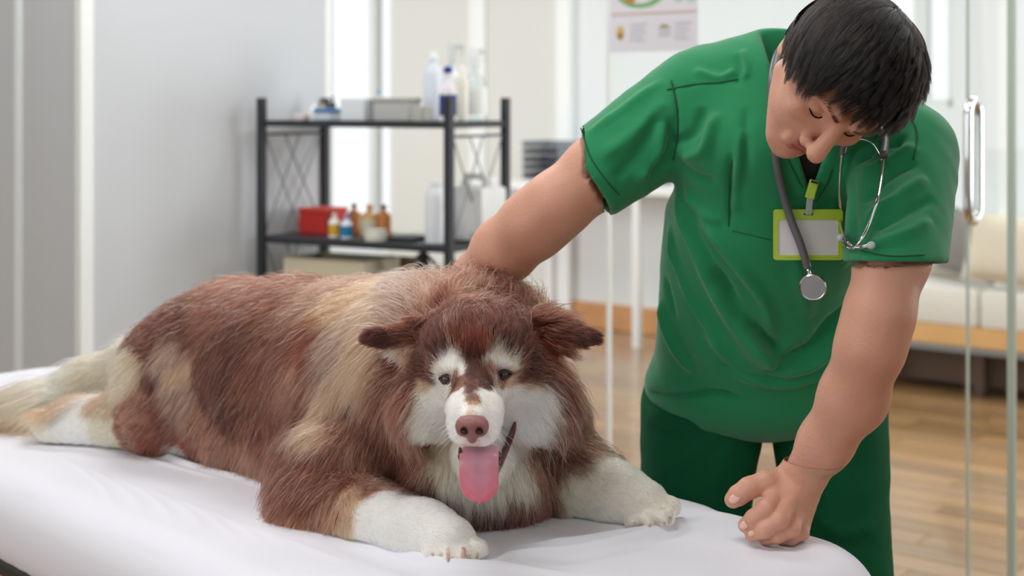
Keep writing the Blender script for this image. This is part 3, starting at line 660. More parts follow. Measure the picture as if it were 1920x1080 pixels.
# px, py, radius, colour, hair direction in the picture, length cm, lift, part of the coat (0 coat, 1 face, 2 mane, 3 legs, 4 tail)
CT = [
 (880, 600, 40, D_, 0, -1, 3.4, .4, 1), (880, 640, 22, RB, 0, -1, 1.4, .35, 1), (880, 672, 11, D_, 0, -1, 1.0, .3, 1), (884, 700, 9, D_, 0, -1, .8, .25, 1), (886, 716, 7, B_, 0, -1, .6, .2, 1), (885, 728, 8, B_, 0, -1, .45, .15, 1), (885, 741, 8, M_, 0, -1, .4, .15, 1), (885, 752, 6.5, O_, 0, -1, .35, .15, 1), (812, 752, 12, Wt, -.8, .5, 1.4, .3, 1), (800, 745, 9, C_, -.9, .4, 1.6, .3, 1),
 (886, 763, 7, (222, 196, 182), 0, -1, .5, .2, 1), (810, 630, 26, D_, -.6, -.8, 2.2, .5, 1), (955, 628, 28, D_, .6, -.8, 2.2, .5, 1), (760, 680, 26, D_, -1, .2, 3.2, .45, 1), (1000, 690, 22, D_, 1, .1, 2.6, .45, 1), (790, 665, 15, D_, -1, -.2, 2, .4, 1), (800, 700, 12, D_, -1, .1, 1.6, .4, 1), (1030, 670, 25, RB, 1, 0, 3.2, .5, 1),
 (848, 668, 8, Wt, -.2, -1, .7, .3, 1), (858, 688, 9, Wt, -.2, -1, .8, .3, 1), (836, 684, 9, Wt, -.5, -.9, .9, .3, 1), (824, 694, 7, C_, -1, -.3, .8, .3, 1), (868, 706, 7, M_, -.3, -.7, .5, .25, 1), (905, 706, 7, D_, .3, -.7, .5, .25, 1), (912, 722, 7, D_, .5, .3, .5, .25, 1), (858, 722, 6, M_, -.5, .5, .5, .25, 1),
 (932, 660, 8, C_, .2, -1, .9, .3, 1), (922, 676, 9, Wt, .2, -1, .8, .3, 1), (944, 678, 8, Wt, .5, -.9, .9, .3, 1), (962, 684, 7, C_, 1, -.3, .9, .3, 1), (975, 706, 9, B_, 1, .2, 1.1, .35, 1), (960, 718, 7, T_, 1, .4, .8, .3, 1), (940, 716, 6, M_, .6, .5, .5, .25, 1), (985, 725, 10, T_, 1, .3, 1.4, .35, 1),
 (830, 735, 12, Wt, -.5, .8, .9, .3, 1), (850, 748, 12, Wt, -.4, .6, .7, .25, 1), (800, 722, 8, T_, -1, .3, 1.2, .3, 1), (866, 765, 8, Wt, -.5, -.2, .7, .35, 1), (850, 780, 12, Wt, -.8, .4, 1.0, .4, 1), (825, 770, 14, Wt, -.7, .7, 1.3, .35, 1),
 (912, 738, 10, Wt, .4, .2, .6, .25, 1), (932, 745, 12, Wt, .7, .5, .8, .25, 1), (955, 745, 13, (232, 222, 212), .8, .5, 1, .3, 1), (906, 770, 8, Wt, .5, -.1, .7, .35, 1), (930, 785, 12, (238, 226, 222), .8, .3, .9, .4, 1), (980, 750, 14, Wt, .8, .6, 1.6, .4, 1),
 (1008, 745, 16, Wt, .8, .6, 2.4, .45, 1), (1025, 770, 14, C_, .8, .7, 2.8, .45, 1), (1000, 790, 18, Wt, .6, .8, 2.4, .4, 1), (790, 770, 14, C_, -.8, .8, 2.4, .4, 1), (800, 800, 16, C_, -.5, .9, 2.6, .4, 1), (830, 820, 16, C_, -.3, .9, 2, .35, 1),
 (858, 812, 9, Wt, -.5, .7, .5, .25, 1), (915, 815, 9, (240, 230, 226), .5, .7, .5, .25, 1), (885, 832, 8, (226, 200, 192), 0, 1, .4, .2, 1),
 (830, 865, 16, (206, 190, 160), -.2, 1, 2.4, .35, 1), (852, 900, 14, C_, 0, 1, 2.6, .3, 1), (975, 835, 16, C_, .3, 1, 2.4, .35, 1), (960, 880, 16, (214, 200, 176), .2, 1, 2.6, .35, 1), (1010, 830, 15, C_, .5, .9, 2.8, .4, 1), (985, 900, 14, C_, .3, 1, 3, .4, 1), (930, 925, 15, C_, .1, 1, 2.6, .35, 1), (880, 930, 12, C_, 0, 1, 2.6, .35, 1),
 (770, 760, 16, B_, -.6, .8, 3.6, .45, 2), (770, 830, 16, B_, -.5, .9, 4, .45, 2), (800, 880, 16, B_, -.4, .9, 4, .4, 2), (850, 945, 12, B_, -.1, 1, 3.6, .35, 2), (810, 985, 20, Wt, .9, .4, 1.1, .3, 3),
 (735, 730, 30, M_, -.5, .9, 5, .45, 2), (715, 790, 32, B_, -.4, .9, 5, .4, 2), (700, 850, 34, M_, -.3, 1, 4.5, .35, 0), (760, 900, 28, D_, -.2, 1, 4, .35, 2), (900, 970, 22, D_, 0, 1, 3.6, .3, 2), (800, 925, 18, D_, -.1, 1, 3.4, .3, 2), (950, 960, 26, D_, .1, 1, 3.4, .3, 2), (1010, 920, 26, B_, .2, 1, 3.6, .35, 2),
 (1045, 715, 20, D_, .8, .5, 4.5, .5, 2), (1050, 780, 22, D_, .6, .8, 4.5, .45, 2), (1035, 850, 22, D_, .4, .9, 4, .4, 2), (1075, 730, 24, M_, .7, .7, 4, .45, 2), (1085, 800, 24, M_, .6, .8, 3.6, .4, 2), (1075, 860, 22, B_, .5, .8, 3.6, .4, 2), (995, 870, 12, M_, .4, .9, 3, .4, 2),
 (880, 548, 34, M_, 0, -1, 4, .6, 2), (820, 555, 30, M_, -.4, -.9, 4.2, .6, 2), (770, 580, 30, K_, -.7, -.5, 5, .6, 2), (945, 556, 32, B_, .4, -.9, 4, .6, 2), (1000, 575, 26, M_, .6, -.8, 4.4, .7, 2), (1045, 590, 22, B_, .9, -.4, 4, .6, 2), (880, 575, 26, B_, 0, -1, 3.6, .6, 2), (960, 590, 26, D_, .5, -.8, 3, .5, 2), (810, 595, 26, B_, -.6, -.7, 3.4, .5, 2),
 (725, 640, 14, D_, -1, .1, 1.2, .3, 1), (750, 620, 12, B_, -1, 0, 1.5, .3, 1), (738, 662, 8, C_, -.6, .6, 2.4, .4, 1), (760, 665, 8, T_, -.6, .6, 2.4, .4, 1), (1085, 632, 16, D_, 1, .1, 1.2, .3, 1), (1055, 618, 18, B_, 1, 0, 1.5, .3, 1), (1060, 655, 10, M_, .8, .6, 3, .4, 2), (1080, 675, 12, T_, .8, .6, 3.5, .5, 2),
 (700, 600, 28, T_, -.9, .2, 5, .45, 2), (700, 680, 26, T_, -.6, .8, 5.5, .45, 2), (655, 620, 26, K_, -.9, .5, 5, .4, 0), (660, 700, 22, T_, -.7, .8, 5, .4, 0), (630, 670, 18, K_, -.8, .6, 4.5, .35, 0), (620, 745, 20, T_, -.6, .9, 4.5, .35, 0), (640, 790, 22, M_, -.5, .9, 4.5, .3, 0), (665, 740, 16, D_, -.5, .9, 4, .3, 0), (600, 800, 20, T_, -.6, .8, 4.5, .35, 0), (575, 760, 22, B_, -.7, .7, 4.5, .3, 0),
 (590, 560, 30, M_, -.9, .3, 4, .4, 0), (650, 575, 24, O_, -.9, .2, 4.5, .4, 0), (600, 620, 26, RB, -.9, .5, 4.5, .35, 0), (580, 690, 26, M_, -.8, .6, 4.5, .35, 0), (520, 560, 30, B_, -.9, .4, 3.8, .4, 0), (540, 630, 28, B_, -.8, .6, 4.2, .35, 0), (460, 560, 30, B_, -.9, .5, 3.8, .4, 0), (400, 580, 28, B_, -.9, .5, 3.6, .4, 0), (350, 600, 24, D_, -.9, .6, 3.4, .4, 0),
 (440, 640, 30, D_, -.8, .7, 4, .3, 0), (400, 690, 26, D_, -.7, .8, 4, .3, 0), (490, 700, 28, B_, -.7, .7, 4.2, .3, 0), (430, 750, 28, D_, -.7, .8, 4, .3, 0), (500, 780, 26, B_, -.6, .8, 4.2, .3, 0), (560, 850, 28, B_, -.5, .9, 4.2, .3, 0), (480, 850, 26, M_, -.6, .8, 4, .3, 0), (420, 820, 26, M_, -.7, .7, 4, .3, 0), (370, 830, 16, RB, -.6, .8, 3, .3, 0), (620, 870, 26, B_, -.4, .9, 4.2, .3, 0),
 (330, 650, 18, K_, -.7, .7, 3.6, .35, 0), (345, 690, 16, T_, -.6, .8, 3.6, .3, 0), (350, 740, 20, K_, -.6, .8, 3.6, .3, 0), (300, 640, 12, D_, -.8, .6, 3, .4, 0), (288, 700, 11, D_, -.4, 1, 2.6, .35, 0), (310, 770, 22, B_, -.8, .5, 3.4, .3, 0), (270, 750, 18, M_, -1, .4, 3.2, .3, 0), (290, 820, 20, RB, -.8, .6, 3, .3, 0), (240, 800, 16, M_, -1, .3, 2.6, .3, 0), (380, 780, 20, M_, -.7, .7, 3.6, .3, 0),
 (255, 700, 16, (202, 180, 150), -1, .3, 4, .4, 4), (220, 690, 20, (210, 192, 166), -1, .2, 5, .4, 4), (180, 715, 20, (206, 186, 160), -1, .4, 6, .35, 4), (200, 750, 16, T_, -1, .4, 4, .3, 4), (130, 725, 20, C_, -1, .3, 7, .35, 4), (120, 760, 20, O_, -1, .5, 7, .3, 4), (60, 745, 22, (206, 186, 160), -1, .35, 8, .3, 4), (50, 785, 20, O_, -1, .3, 7, .3, 4), (0, 770, 24, O_, -1, .3, 8, .3, 4),
 (190, 790, 18, (214, 204, 178), -1, .1, 1.2, .3, 3), (130, 795, 22, Wt, -1, .1, 1, .3, 3), (80, 808, 18, (226, 220, 204), -1, .2, .8, .3, 3), (340, 852, 14, (222, 220, 208), -1, .3, 1, .3, 3),
 (570, 920, 28, B_, -.5, .9, 3.6, .3, 0), (560, 970, 20, (176, 124, 96), -.5, .9, 3, .3, 3), (620, 940, 22, M_, .2, .9, 3, .3, 3), (600, 990, 18, M_, -.3, .9, 2.4, .3, 3), (650, 930, 14, T_, .6, .7, 2, .3, 3), (640, 980, 14, T_, .4, .8, 1.6, .3, 3), (680, 910, 14, M_, .5, .8, 2, .3, 3),
 (690, 950, 16, Wt, .9, .4, 1.4, .35, 3), (690, 990, 16, Wt, .8, .5, 1.3, .35, 3), (760, 970, 24, Wt, .9, .4, 1.2, .35, 3), (770, 1010, 24, Wt, .9, .4, 1.1, .3, 3), (840, 1010, 26, (238, 232, 220), .7, .7, 1, .3, 3), (860, 1050, 20, (236, 230, 216), .3, .9, .45, .2, 3), (815, 1045, 14, (236, 230, 216), .3, .9, .45, .2, 3), (890, 1035, 12, (236, 230, 216), .3, .9, .45, .2, 3), (826, 1042, 5, (150, 118, 98), .2, .9, .4, .15, 3), (854, 1048, 5, (150, 118, 98), .2, .9, .4, .15, 3), (880, 1042, 5, (150, 118, 98), .2, .9, .4, .15, 3), (1203, 982, 5, (140, 112, 92), .4, .9, .4, .15, 3), (1231, 980, 5, (140, 112, 92), .4, .9, .4, .15, 3),  # last dark points put the shade between the toes into the fur colour
 (1060, 890, 18, (206, 198, 176), .9, .4, 1.4, .3, 3), (1110, 890, 24, (220, 214, 196), .9, .3, 1.2, .3, 3), (1110, 930, 24, (218, 214, 196), .9, .3, 1.2, .3, 3), (1170, 940, 24, (224, 218, 202), .9, .3, 1, .3, 3), (1240, 968, 20, (232, 226, 210), .8, .5, .45, .2, 3), (1205, 978, 14, (226, 220, 204), .6, .8, .45, .2, 3),
]
ct = np.array([c[:3] + c[4:] for c in CT], float); ccol = np.array([lin(*c[3])[:3] for c in CT]); lm_ = ccol.mean(1, keepdims=True); ccol = ccol * np.clip(.42 + lm_ * .9, 0, 1) * (ccol / lm_) ** np.clip(.15 - lm_ * .2, -.05, .15)
DEEP = [(840, 750, 1.92, 10, Wt, -.8, .3, .8, .3, 1), (838, 772, 1.905, 12, Wt, -.8, .4, .8, .3, 1), (842, 797, 1.885, 11, Wt, -.7, .5, .7, .3, 1), (934, 750, 1.92, 10, Wt, .8, .3, .8, .3, 1), (934, 772, 1.905, 12, Wt, .8, .4, .8, .3, 1), (932, 797, 1.885, 11, Wt, .7, .5, .7, .3, 1), (826, 760, 1.935, 12, Wt, -.8, .5, 1, .3, 1), (948, 760, 1.935, 12, Wt, .8, .5, 1, .3, 1), (828, 740, 1.945, 9, Wt, -.8, .5, 1, .3, 1), (946, 738, 1.945, 9, Wt, .8, .5, 1, .3, 1), (822, 760, 1.955, 12, Wt, -.8, .5, 1.2, .3, 1), (830, 785, 1.95, 12, Wt, -.8, .5, 1.2, .3, 1), (812, 735, 1.96, 9, Wt, -.9, .4, 1.2, .3, 1), (958, 755, 1.955, 14, Wt, .8, .5, 1.2, .3, 1), (952, 790, 1.95, 14, Wt, .8, .5, 1.2, .3, 1), (840, 815, 1.93, 11, Wt, -.5, .9, 1.2, .3, 1), (845, 840, 1.92, 11, C_, -.2, .9, 1.2, .3, 1), (968, 735, 1.95, 9, Wt, .9, .4, 1.2, .3, 1), (945, 870, 1.93, 12, C_, .2, .9, 1.6, .3, 1), (925, 900, 1.92, 12, C_, .1, .9, 1.6, .3, 1), (870, 890, 1.91, 12, C_, -.1, .9, 1.6, .3, 1)]
ct = np.vstack([ct, [(c[0], c[1], c[3], *c[5:]) for c in DEEP]]); dcl = np.array([lin(*c[4])[:3] for c in DEEP]); ccol = np.vstack([ccol, dcl * .93])
cp = np.array([dsnap(c[0], c[1], 6) for c in CT] + [P(*c[:3]) for c in DEEP]); cr_ = np.maximum(ct[:, 2], 5) / F * cp[:, 1] * .95
cdir = np.stack([ct[:, 3], 0 * ct[:, 3], -ct[:, 4]], 1)
def blend(X, hard=1.):
    out = []; 
    for a in range(0, len(X), 20000):
        x = X[a:a + 20000]; d2 = ((x[:, None, :] - cp[None]) ** 2).sum(2) / (cr_[None] * hard) ** 2
        w_ = np.exp(-(d2 - d2.min(1, keepdims=True))); out.append(w_ / w_.sum(1, keepdims=True))
    return np.vstack(out)
jit = .006 * np.stack([wave(DV, 70, k) for k in (11, 12, 13)], 1)
Wd = blend(DV + jit * .6)
DC = Wd @ ccol
def skin_attr_mat(name, rough=.8, darken=.8):
    m = bpy.data.materials.new(name); m.use_nodes = True; nt = m.node_tree; b = nt.nodes['Principled BSDF']
    a = nt.nodes.new('ShaderNodeAttribute'); a.attribute_name = 'col'; mx = nt.nodes.new('ShaderNodeMixRGB'); mx.blend_type = 'MULTIPLY'; mx.inputs[0].default_value = 1; mx.inputs[2].default_value = (darken, darken, darken, 1)
    nt.links.new(a.outputs['Color'], mx.inputs[1]); nt.links.new(mx.outputs[0], b.inputs['Base Color']); b.inputs['Roughness'].default_value = rough; b.inputs['Specular IOR Level'].default_value = .15
    return m
dog = empty('dog', P(640, 900, 2.3) * [1, 1, 0] + [0, 0, TZ], 'large brown and cream long-haired dog lying on the white table with its tongue out', 'dog')
link_mesh('body', DV, DQ, skin_attr_mat('dog_skin', .8, .95), dog, DC)
def hair_mat(name, rough=.45, attr=True, col=None, spec=.5):
    m = bpy.data.materials.new(name); m.use_nodes = True; nt = m.node_tree; nt.nodes.clear(); o = nt.nodes.new('ShaderNodeOutputMaterial')
    h = nt.nodes.new('ShaderNodeBsdfHairPrincipled'); h.model = 'CHIANG'; h.parametrization = 'COLOR'; h.inputs['Roughness'].default_value = rough; h.inputs['Radial Roughness'].default_value = .65
    if attr: a = nt.nodes.new('ShaderNodeAttribute'); a.attribute_name = 'col'; nt.links.new(a.outputs['Color'], h.inputs['Color'])
    else: h.inputs['Color'].default_value = col
    nt.links.new(h.outputs[0], o.inputs[0]); return m
M_fur = hair_mat('fur', .5)
def link_hair(name, pts, col, rad, m, parent):
    n, k = pts.shape[:2]; hc = bpy.data.hair_curves.new(name); hc.add_curves([k] * n)
    p = (pts - np.array(parent.location)).astype(np.float32); hc.attributes['position'].data.foreach_set('vector', p.ravel())
    at = hc.attributes.new('radius', 'FLOAT', 'POINT') if 'radius' not in hc.attributes else hc.attributes['radius']
    at.data.foreach_set('value', rad.astype(np.float32).ravel())
    at = hc.attributes.new('col', 'FLOAT_COLOR', 'CURVE'); at.data.foreach_set('color', np.c_[col, np.ones(n)].astype(np.float32).ravel())
    hc.materials.append(m); o = bpy.data.objects.new(name, hc); COL.objects.link(o); o.parent = parent; return o
def tri_sample(V, N, Q, weight, n, attr=None):
    c = V[Q].mean(1); a = np.linalg.norm(np.cross(V[Q[:, 2]] - V[Q[:, 0]], V[Q[:, 3]] - V[Q[:, 1]]), axis=1) * weight(c, N[Q[:, 0]], Q)
    f = rng.choice(len(Q), n, p=a / a.sum()); u, v = rng.random((2, n)); w4 = np.stack([(1 - u) * (1 - v), u * (1 - v), u * v, (1 - u) * v], 1)[:, :, None]
    X = (V[Q[f]] * w4).sum(1); Nn = (N[Q[f]] * w4).sum(1); Nn /= np.linalg.norm(Nn, axis=1, keepdims=True) + 1e-9
    return X, Nn, (None if attr is None else (attr[Q[f]] * w4).sum(1))
LIPP = ((966, 790), (961, 808), (953, 828), (945, 848), (938, 868), (931, 888))
def make_fur(n=330000, K=6):
    attr = np.c_[Wd @ cdir, Wd @ ct[:, 5:6], Wd @ ct[:, 6:7]]
    eyes = [(dsnap(839, 709, 4), .0105), (dsnap(943, 700, 4), .0115)]; nose = P(885, 804, 1.82); mouth = [(P(900, 862, 1.88), .026)] + [(dsnap(x_, y_, 4), .0075) for x_, y_ in LIPP]
    def wt(c, nn, Q):
        L = attr[Q[:, 0], 3]; w_ = 1.0 / (.55 + .42 * L)
        view = c - np.array([0, 0, CAMZ]); view /= np.linalg.norm(view, axis=1, keepdims=True); fac = (nn * view).sum(1)
        w_ = w_ * np.where(fac > .35, .22, 1.0)
        w_ = np.where((nn[:, 2] < -.75) | (c[:, 2] < TZ + .004), 0, w_)
        for e, r in eyes: w_ = np.where((((c - e) / [1, 1, .62]) ** 2).sum(1) < r * r, 0, w_)
        w_ = np.where((((c - nose) / [.0225, .022, .0175]) ** 2).sum(1) < 1, 0, w_)
        for e, r in mouth: w_ = np.where(((c - e) ** 2).sum(1) < r * r, 0, w_)
        return w_
    X, N, A = tri_sample(DV, DN, DQ, wt, n, attr)
    L = A[:, 3] / 100 * rng.uniform(.62, 1.15, n) * .92; lift = A[:, 4] * rng.uniform(.7, 1.35, n)
    d = A[:, :3]; d = d / (np.linalg.norm(d, axis=1, keepdims=True) + 1e-9)
    Lr = np.clip(A[:, 3:4] / 4, .25, 1)
    d = d + .30 * Lr * np.stack([wave(X, 22, 21), wave(X, 22, 22), wave(X, 22, 23)], 1) + .14 * rng.normal(size=(n, 3))
    d = d - N * (d * N).sum(1, keepdims=True); d /= np.linalg.norm(d, axis=1, keepdims=True) + 1e-9
    gh = (rng.random(n) < .045) & (A[:, 3] > 2.4); L = np.where(gh, L * 1.25, L); lift = np.where(gh, lift * 1.45 + .08, lift); lift = np.where(A[:, 3] < .85, lift * .6, lift)
    # clumps
    M = n // 22; gi = rng.choice(n, M, replace=False); kd = kdtree.KDTree(M)
    for i, j in enumerate(gi): kd.insert(X[j], i)
    kd.balance(); near = np.fromiter((kd.find(x)[1] for x in X), int, n)
    s = np.linspace(0, 1, K)[None, :, None]; Ls = L[:, None, None]
    pts = X[:, None] + Ls * (d[:, None] * (s - .25 * (1 - s) * s * 1) + N[:, None] * lift[:, None, None] * (s * (1.25 - .55 * s)))
    pts[:, :, 2] -= (L * .22)[:, None] * (np.linspace(0, 1, K)[None] ** 2) * np.clip(A[:, 3:4] / 4, 0, 1)
    g = gi[near]; gp_ = pts[g]; cl = (.62 * rng.uniform(.5, 1, n))[:, None, None] * s ** 1.4 * np.clip(A[:, 3] / 2.5, .35, 1)[:, None, None]
    Lratio = (L / L[g])[:, None, None]; tgt = X[g][:, None] + (gp_ - X[g][:, None]) * np.clip(Lratio, .7, 1.3)
    pts = pts * (1 - cl) + tgt * cl
    pts += .0012 * rng.normal(size=(n, K, 3)) * s * Lr[:, None]
    pts[:, :, 2] = np.maximum(pts[:, :, 2], TZ + .0025)
    W2 = blend(X + .006 * np.stack([wave(X, 70, k) for k in (11, 12, 13)], 1) * .6 + .0022 * rng.normal(size=X.shape) * np.clip(Lr, .3, 1) * 1.5); col = W2 @ ccol; reg = ct[W2.argmax(1), 7].astype(int)
    lum = col.mean(1); cb = rng.normal(0, 1, M)[near]
    var = np.where(lum < .25, .55, .14); col = col * np.exp(var * (.55 * cb + .5 * rng.normal(size=n)))[:, None]
    # pale undercoat hairs among the brown
    ucm = (lum < .22) & (rng.random(n) < .16) & (A[:, 3] > 2.6); col[ucm] = col[ucm] * .4 + np.array(lin(176, 140, 122)[:3]) * .6
    col = col ** (1 - .30 * np.clip((lum - .58) / .15, 0, 1))[:, None]; col = np.clip(col * np.where(lum[:, None] < .35, [1.04, .97, .88], [1.03, 1., .93]), .002, .94)
    r0 = np.where(A[:, 3] > 2, .00042, .00030) * rng.uniform(.8, 1.2, n); rad = r0[:, None] * np.array([1, 1, .9, .75, .5, .15])[None, :K]
    for k, nm in enumerate(('coat', 'face_fur', 'mane', 'leg_fur', 'tail_fur')):
        m = reg == k; link_hair(nm, pts[m], col[m], rad[m], M_fur, dog)
make_fur()
# nose, eyes, tongue, lips, whiskers, claws
M_nose = mat('dog_nose', (146, 94, 90), .34, bump=.25, bscale=700, var=.2, vscale=60, sub=.2)
M_nosed = mat('nostril', (36, 20, 20), .6); M_lid = mat('eyelid', (58, 34, 30), .5); M_iris = mat('dog_iris', (78, 58, 34), .1, coat=1); M_pup = mat('dog_pupil', (8, 6, 6), .08, coat=1)
s = SDF(P(845, 770, 1.78) - [0, 0, .06], P(925, 770, 1.90) + [0, 0, .03], .0012); c = P(885, 803, 1.820)
s.ell(c + [0, .004, .004], (.0190, .016, .0125), .006); s.ell(c + [-.0108, .002, .001], (.0095, .012, .0115), .004); s.ell(c + [.0108, .002, .001], (.0095, .012, .0115), .004); s.cone(c + [0, .001, -.004], c + [0, .007, -.014], .009, .006, .006)
for sx in (-1, 1): s.ell(c + [sx * .0092, -.011, -.002], (.0046, .0075, .0056), .0025, mode='sub'); s.cone(c + [sx * .011, -.012, -.003], c + [sx * .021, -.006, -.009], .003, .0015, .003, 'sub')
s.cone(c + [0, -.014, -.002], c + [0, -.006, -.020], .0012, .0012, .002, 'sub')
V, Q = s.mesh(); link_mesh('nose', smooth(V, Q, 1), Q, M_nose, dog)
for sx in (-1, 1): MB().lathe(c + [sx * .0095, -.0058, -.0025], [(.0001, -.0036), (.0044, -.0018), (.0050, .001), (.0001, .002)], 14).build('nostril', M_nosed, dog, 'all')
def eye(px, py, w_, tilt):
    p = P(px, py, dsnap(px, py, 5)[1] + .0085); r = .0105
    MB().lathe(p, [(r * math.sin(a), -r * math.cos(a)) for a in np.linspace(.05, math.pi - .05, 14)], 22).build('eye', M_pup, dog, 'all')
    dr = nrm(np.array([0, 0, CAMZ]) - p + [0, 0, -.35]); z = dr; x = nrm(np.cross((0, 0, 1), z)); R = np.stack([x, np.cross(z, x), z], 1)
    MB().lathe(p + dr * r * .72, [(r * .72, 0), (r * .6, r * .22), (r * .3, r * .335), (.0001, r * .345)], 22, R).build('iris', M_iris, dog, 'all')
    MB().lathe(p + dr * r * .95, [(r * .3, 0), (r * .28, r * .11), (.0001, r * .125)], 16, R).build('pupil', M_pup, dog, 'all')
    for sgn, hgt in ((1, .0046), (-1, .0042)):
        pl = []
        for t in np.linspace(-1, 1, 13):
            q_ = p + x * t * w_ + np.array([0, 0, sgn * hgt * (1 - t * t) + t * tilt]); q_ = q_ + dr * (r * math.sqrt(max(0, 1 - (t * w_ / r * .72) ** 2)) * .92); pl.append(q_)
        MB().tube(pl, [.0009 + .0016 * (1 - t * t) for t in np.linspace(-1, 1, 13)], 8).build('eyelid', M_lid, dog, 'all')
eye(839, 709, .0115, -.0008); eye(943, 700, .0125, .0008)
# tongue: a grooved hanging strip
def tongue():
    cl = spline([P(900, 836, 1.90), P(899, 848, 1.862), P(898, 866, 1.846), P(898, 895, 1.845), P(899, 920, 1.85), P(900, 940, 1.856)], 12); ln = np.r_[0, np.cumsum(np.linalg.norm(np.diff(cl, axis=0), axis=1))]; cl = np.stack([np.interp(ln[-1] * np.sin(np.linspace(0, .95, 120) * math.pi / 2) , ln, cl[:, i]) for i in range(3)], 1); n = len(cl); m_ = 26; V, Q = [], []
    for i, p in enumerate(cl):
        u = math.sin(i / (n - 1) * .95 * math.pi / 2); hw = .0225 * (1 + .06 * math.sin(u * 3)) * (math.sqrt(max(0, 1 - max(0, (u - .76) / .2405) ** 2)) if u > .76 else 1) + .0006
        t = nrm(cl[min(i + 1, n - 1)] - cl[max(i - 1, 0)]); nn = nrm(np.cross((1, 0, 0), t)); nn = nn if nn[1] < 0 else -nn
        for k in range(m_):
            a = k / m_ * 2 * math.pi; x = math.cos(a); y = math.sin(a); gro = .0042 * math.exp(-(x / .07) ** 2) * (y > 0) * (1 - u * .3)
            rip = .0006 * math.sin(40 * u + 9 * abs(x)) * u * (y > 0) + .0007 * math.sin(abs(x) * 17 + u * 5) * (y > 0) * u
            V.append(p + np.array([1, 0, 0]) * x * hw + nn * ((y * .0052 * (1 - .25 * x * x)) - gro + rip + .003 * abs(x) * (1 - u)))
    for i in range(n - 1):
        for k in range(m_): j = (k + 1) % m_; Q.append((i * m_ + k, i * m_ + j, (i + 1) * m_ + j, (i + 1) * m_ + k))
    Q.append(tuple(range((n - 1) * m_, n * m_)))
    o = MB().add(V, Q).build('tongue', M_tong, dog, 'all'); at = o.data.attributes.new('col', 'FLOAT_COLOR', 'POINT'); u = np.sin(np.clip(np.arange(len(o.data.vertices)) // m_ / (n - 1), 0, 1) * math.pi / 2)[:, None]; xx = np.abs(np.cos(np.arange(len(u)) % m_ / m_ * 2 * math.pi))[:, None]
    w_ = np.clip(u * 1.5 - .45 + .35 * (xx - .5), 0, 1); cc = np.array(lin(206, 158, 178)[:3]) * (1 - w_) + np.array(lin(214, 104, 118)[:3]) * w_; cc = cc * (1 - .6 * np.exp(-(xx / .10) ** 2) * (1 - .5 * u)); at.data.foreach_set('color', np.c_[cc, np.ones(len(cc))].astype(np.float32).ravel())  # middle darkened, so the shade of the groove is in the colour
M_tong = skin_attr_mat('tongue_flesh', .3, 1.0); M_tong.node_tree.nodes['Principled BSDF'].inputs['Specular IOR Level'].default_value = .5
tongue()
M_lip = mat('lip_skin', (84, 38, 36), .4, var=.2, vscale=60)
def lipline(pl, r): p_ = spline([np.array(q_) for q_ in pl], 6); p_[1:-1] = (p_[:-2] + p_[1:-1] + p_[2:]) / 3; p_[1:-1] = (p_[:-2] + p_[1:-1] + p_[2:]) / 3; tt = np.linspace(0, 1, len(p_)); MB().tube(p_, r * (.25 + .75 * np.sin(tt * math.pi) ** .6), 8).build('lip', M_lip, dog, 'all')
lipline([dsnap(x_, y_, 4) - [0, .005, 0] for x_, y_ in LIPP], .0050)
lipline([P(862, 838, 1.856), P(864, 852, 1.856), P(868, 866, 1.858)], .0028)
s = SDF(P(850, 900, 1.84) - [0, 0, .02], P(960, 830, 1.97) + [0, 0, .02], .002)
s.ell(P(900, 856, 1.885), (.028, .016, .014), .004); V, Q = s.mesh(); link_mesh('mouth_interior', V, Q, mat('mouth_dark', (60, 22, 24), .4), dog)
wp, wc_ = [], []
for k in range(34):
    sx = -1 if k % 2 else 1; b = P(885 + sx * rng.uniform(24, 44), rng.uniform(792, 822), 1.838 + rng.uniform(-.002, .004)); b = dsnap(*proj(b), 5)
    dv = nrm([sx * rng.uniform(.5, 1), -.5, rng.uniform(-.5, .1)]); L = rng.uniform(.012, .034); t = np.linspace(0, 1, 6)[:, None]; wp.append(b + dv * L * t + np.array([0, 0, -1]) * L * .25 * t ** 2)
link_hair('whiskers', np.array(wp), np.tile([.8, .78, .74], (34, 1)), np.tile(np.linspace(.00022, .00005, 6), (34, 1)), M_fur, dog)
M_claw = mat('claw', (196, 160, 140), .35, sub=.2)
for (x, y, d) in ((812, 1052, 1.872), (840, 1062, 1.858), (868, 1062, 1.858), (894, 1048, 1.872), (1190, 988, 2.010), (1219, 991, 2.005), (1247, 983, 2.012), (1265, 962, 2.036)):
    p = P(x, y, d); p[2] = max(p[2], TZ + .008); MB().tube([p + [0, .018, .009], p + [0, .009, .004], p + [0, .003, -.002]], [.0042, .0032, .001], 8).build('claw', M_claw, dog, 'all')

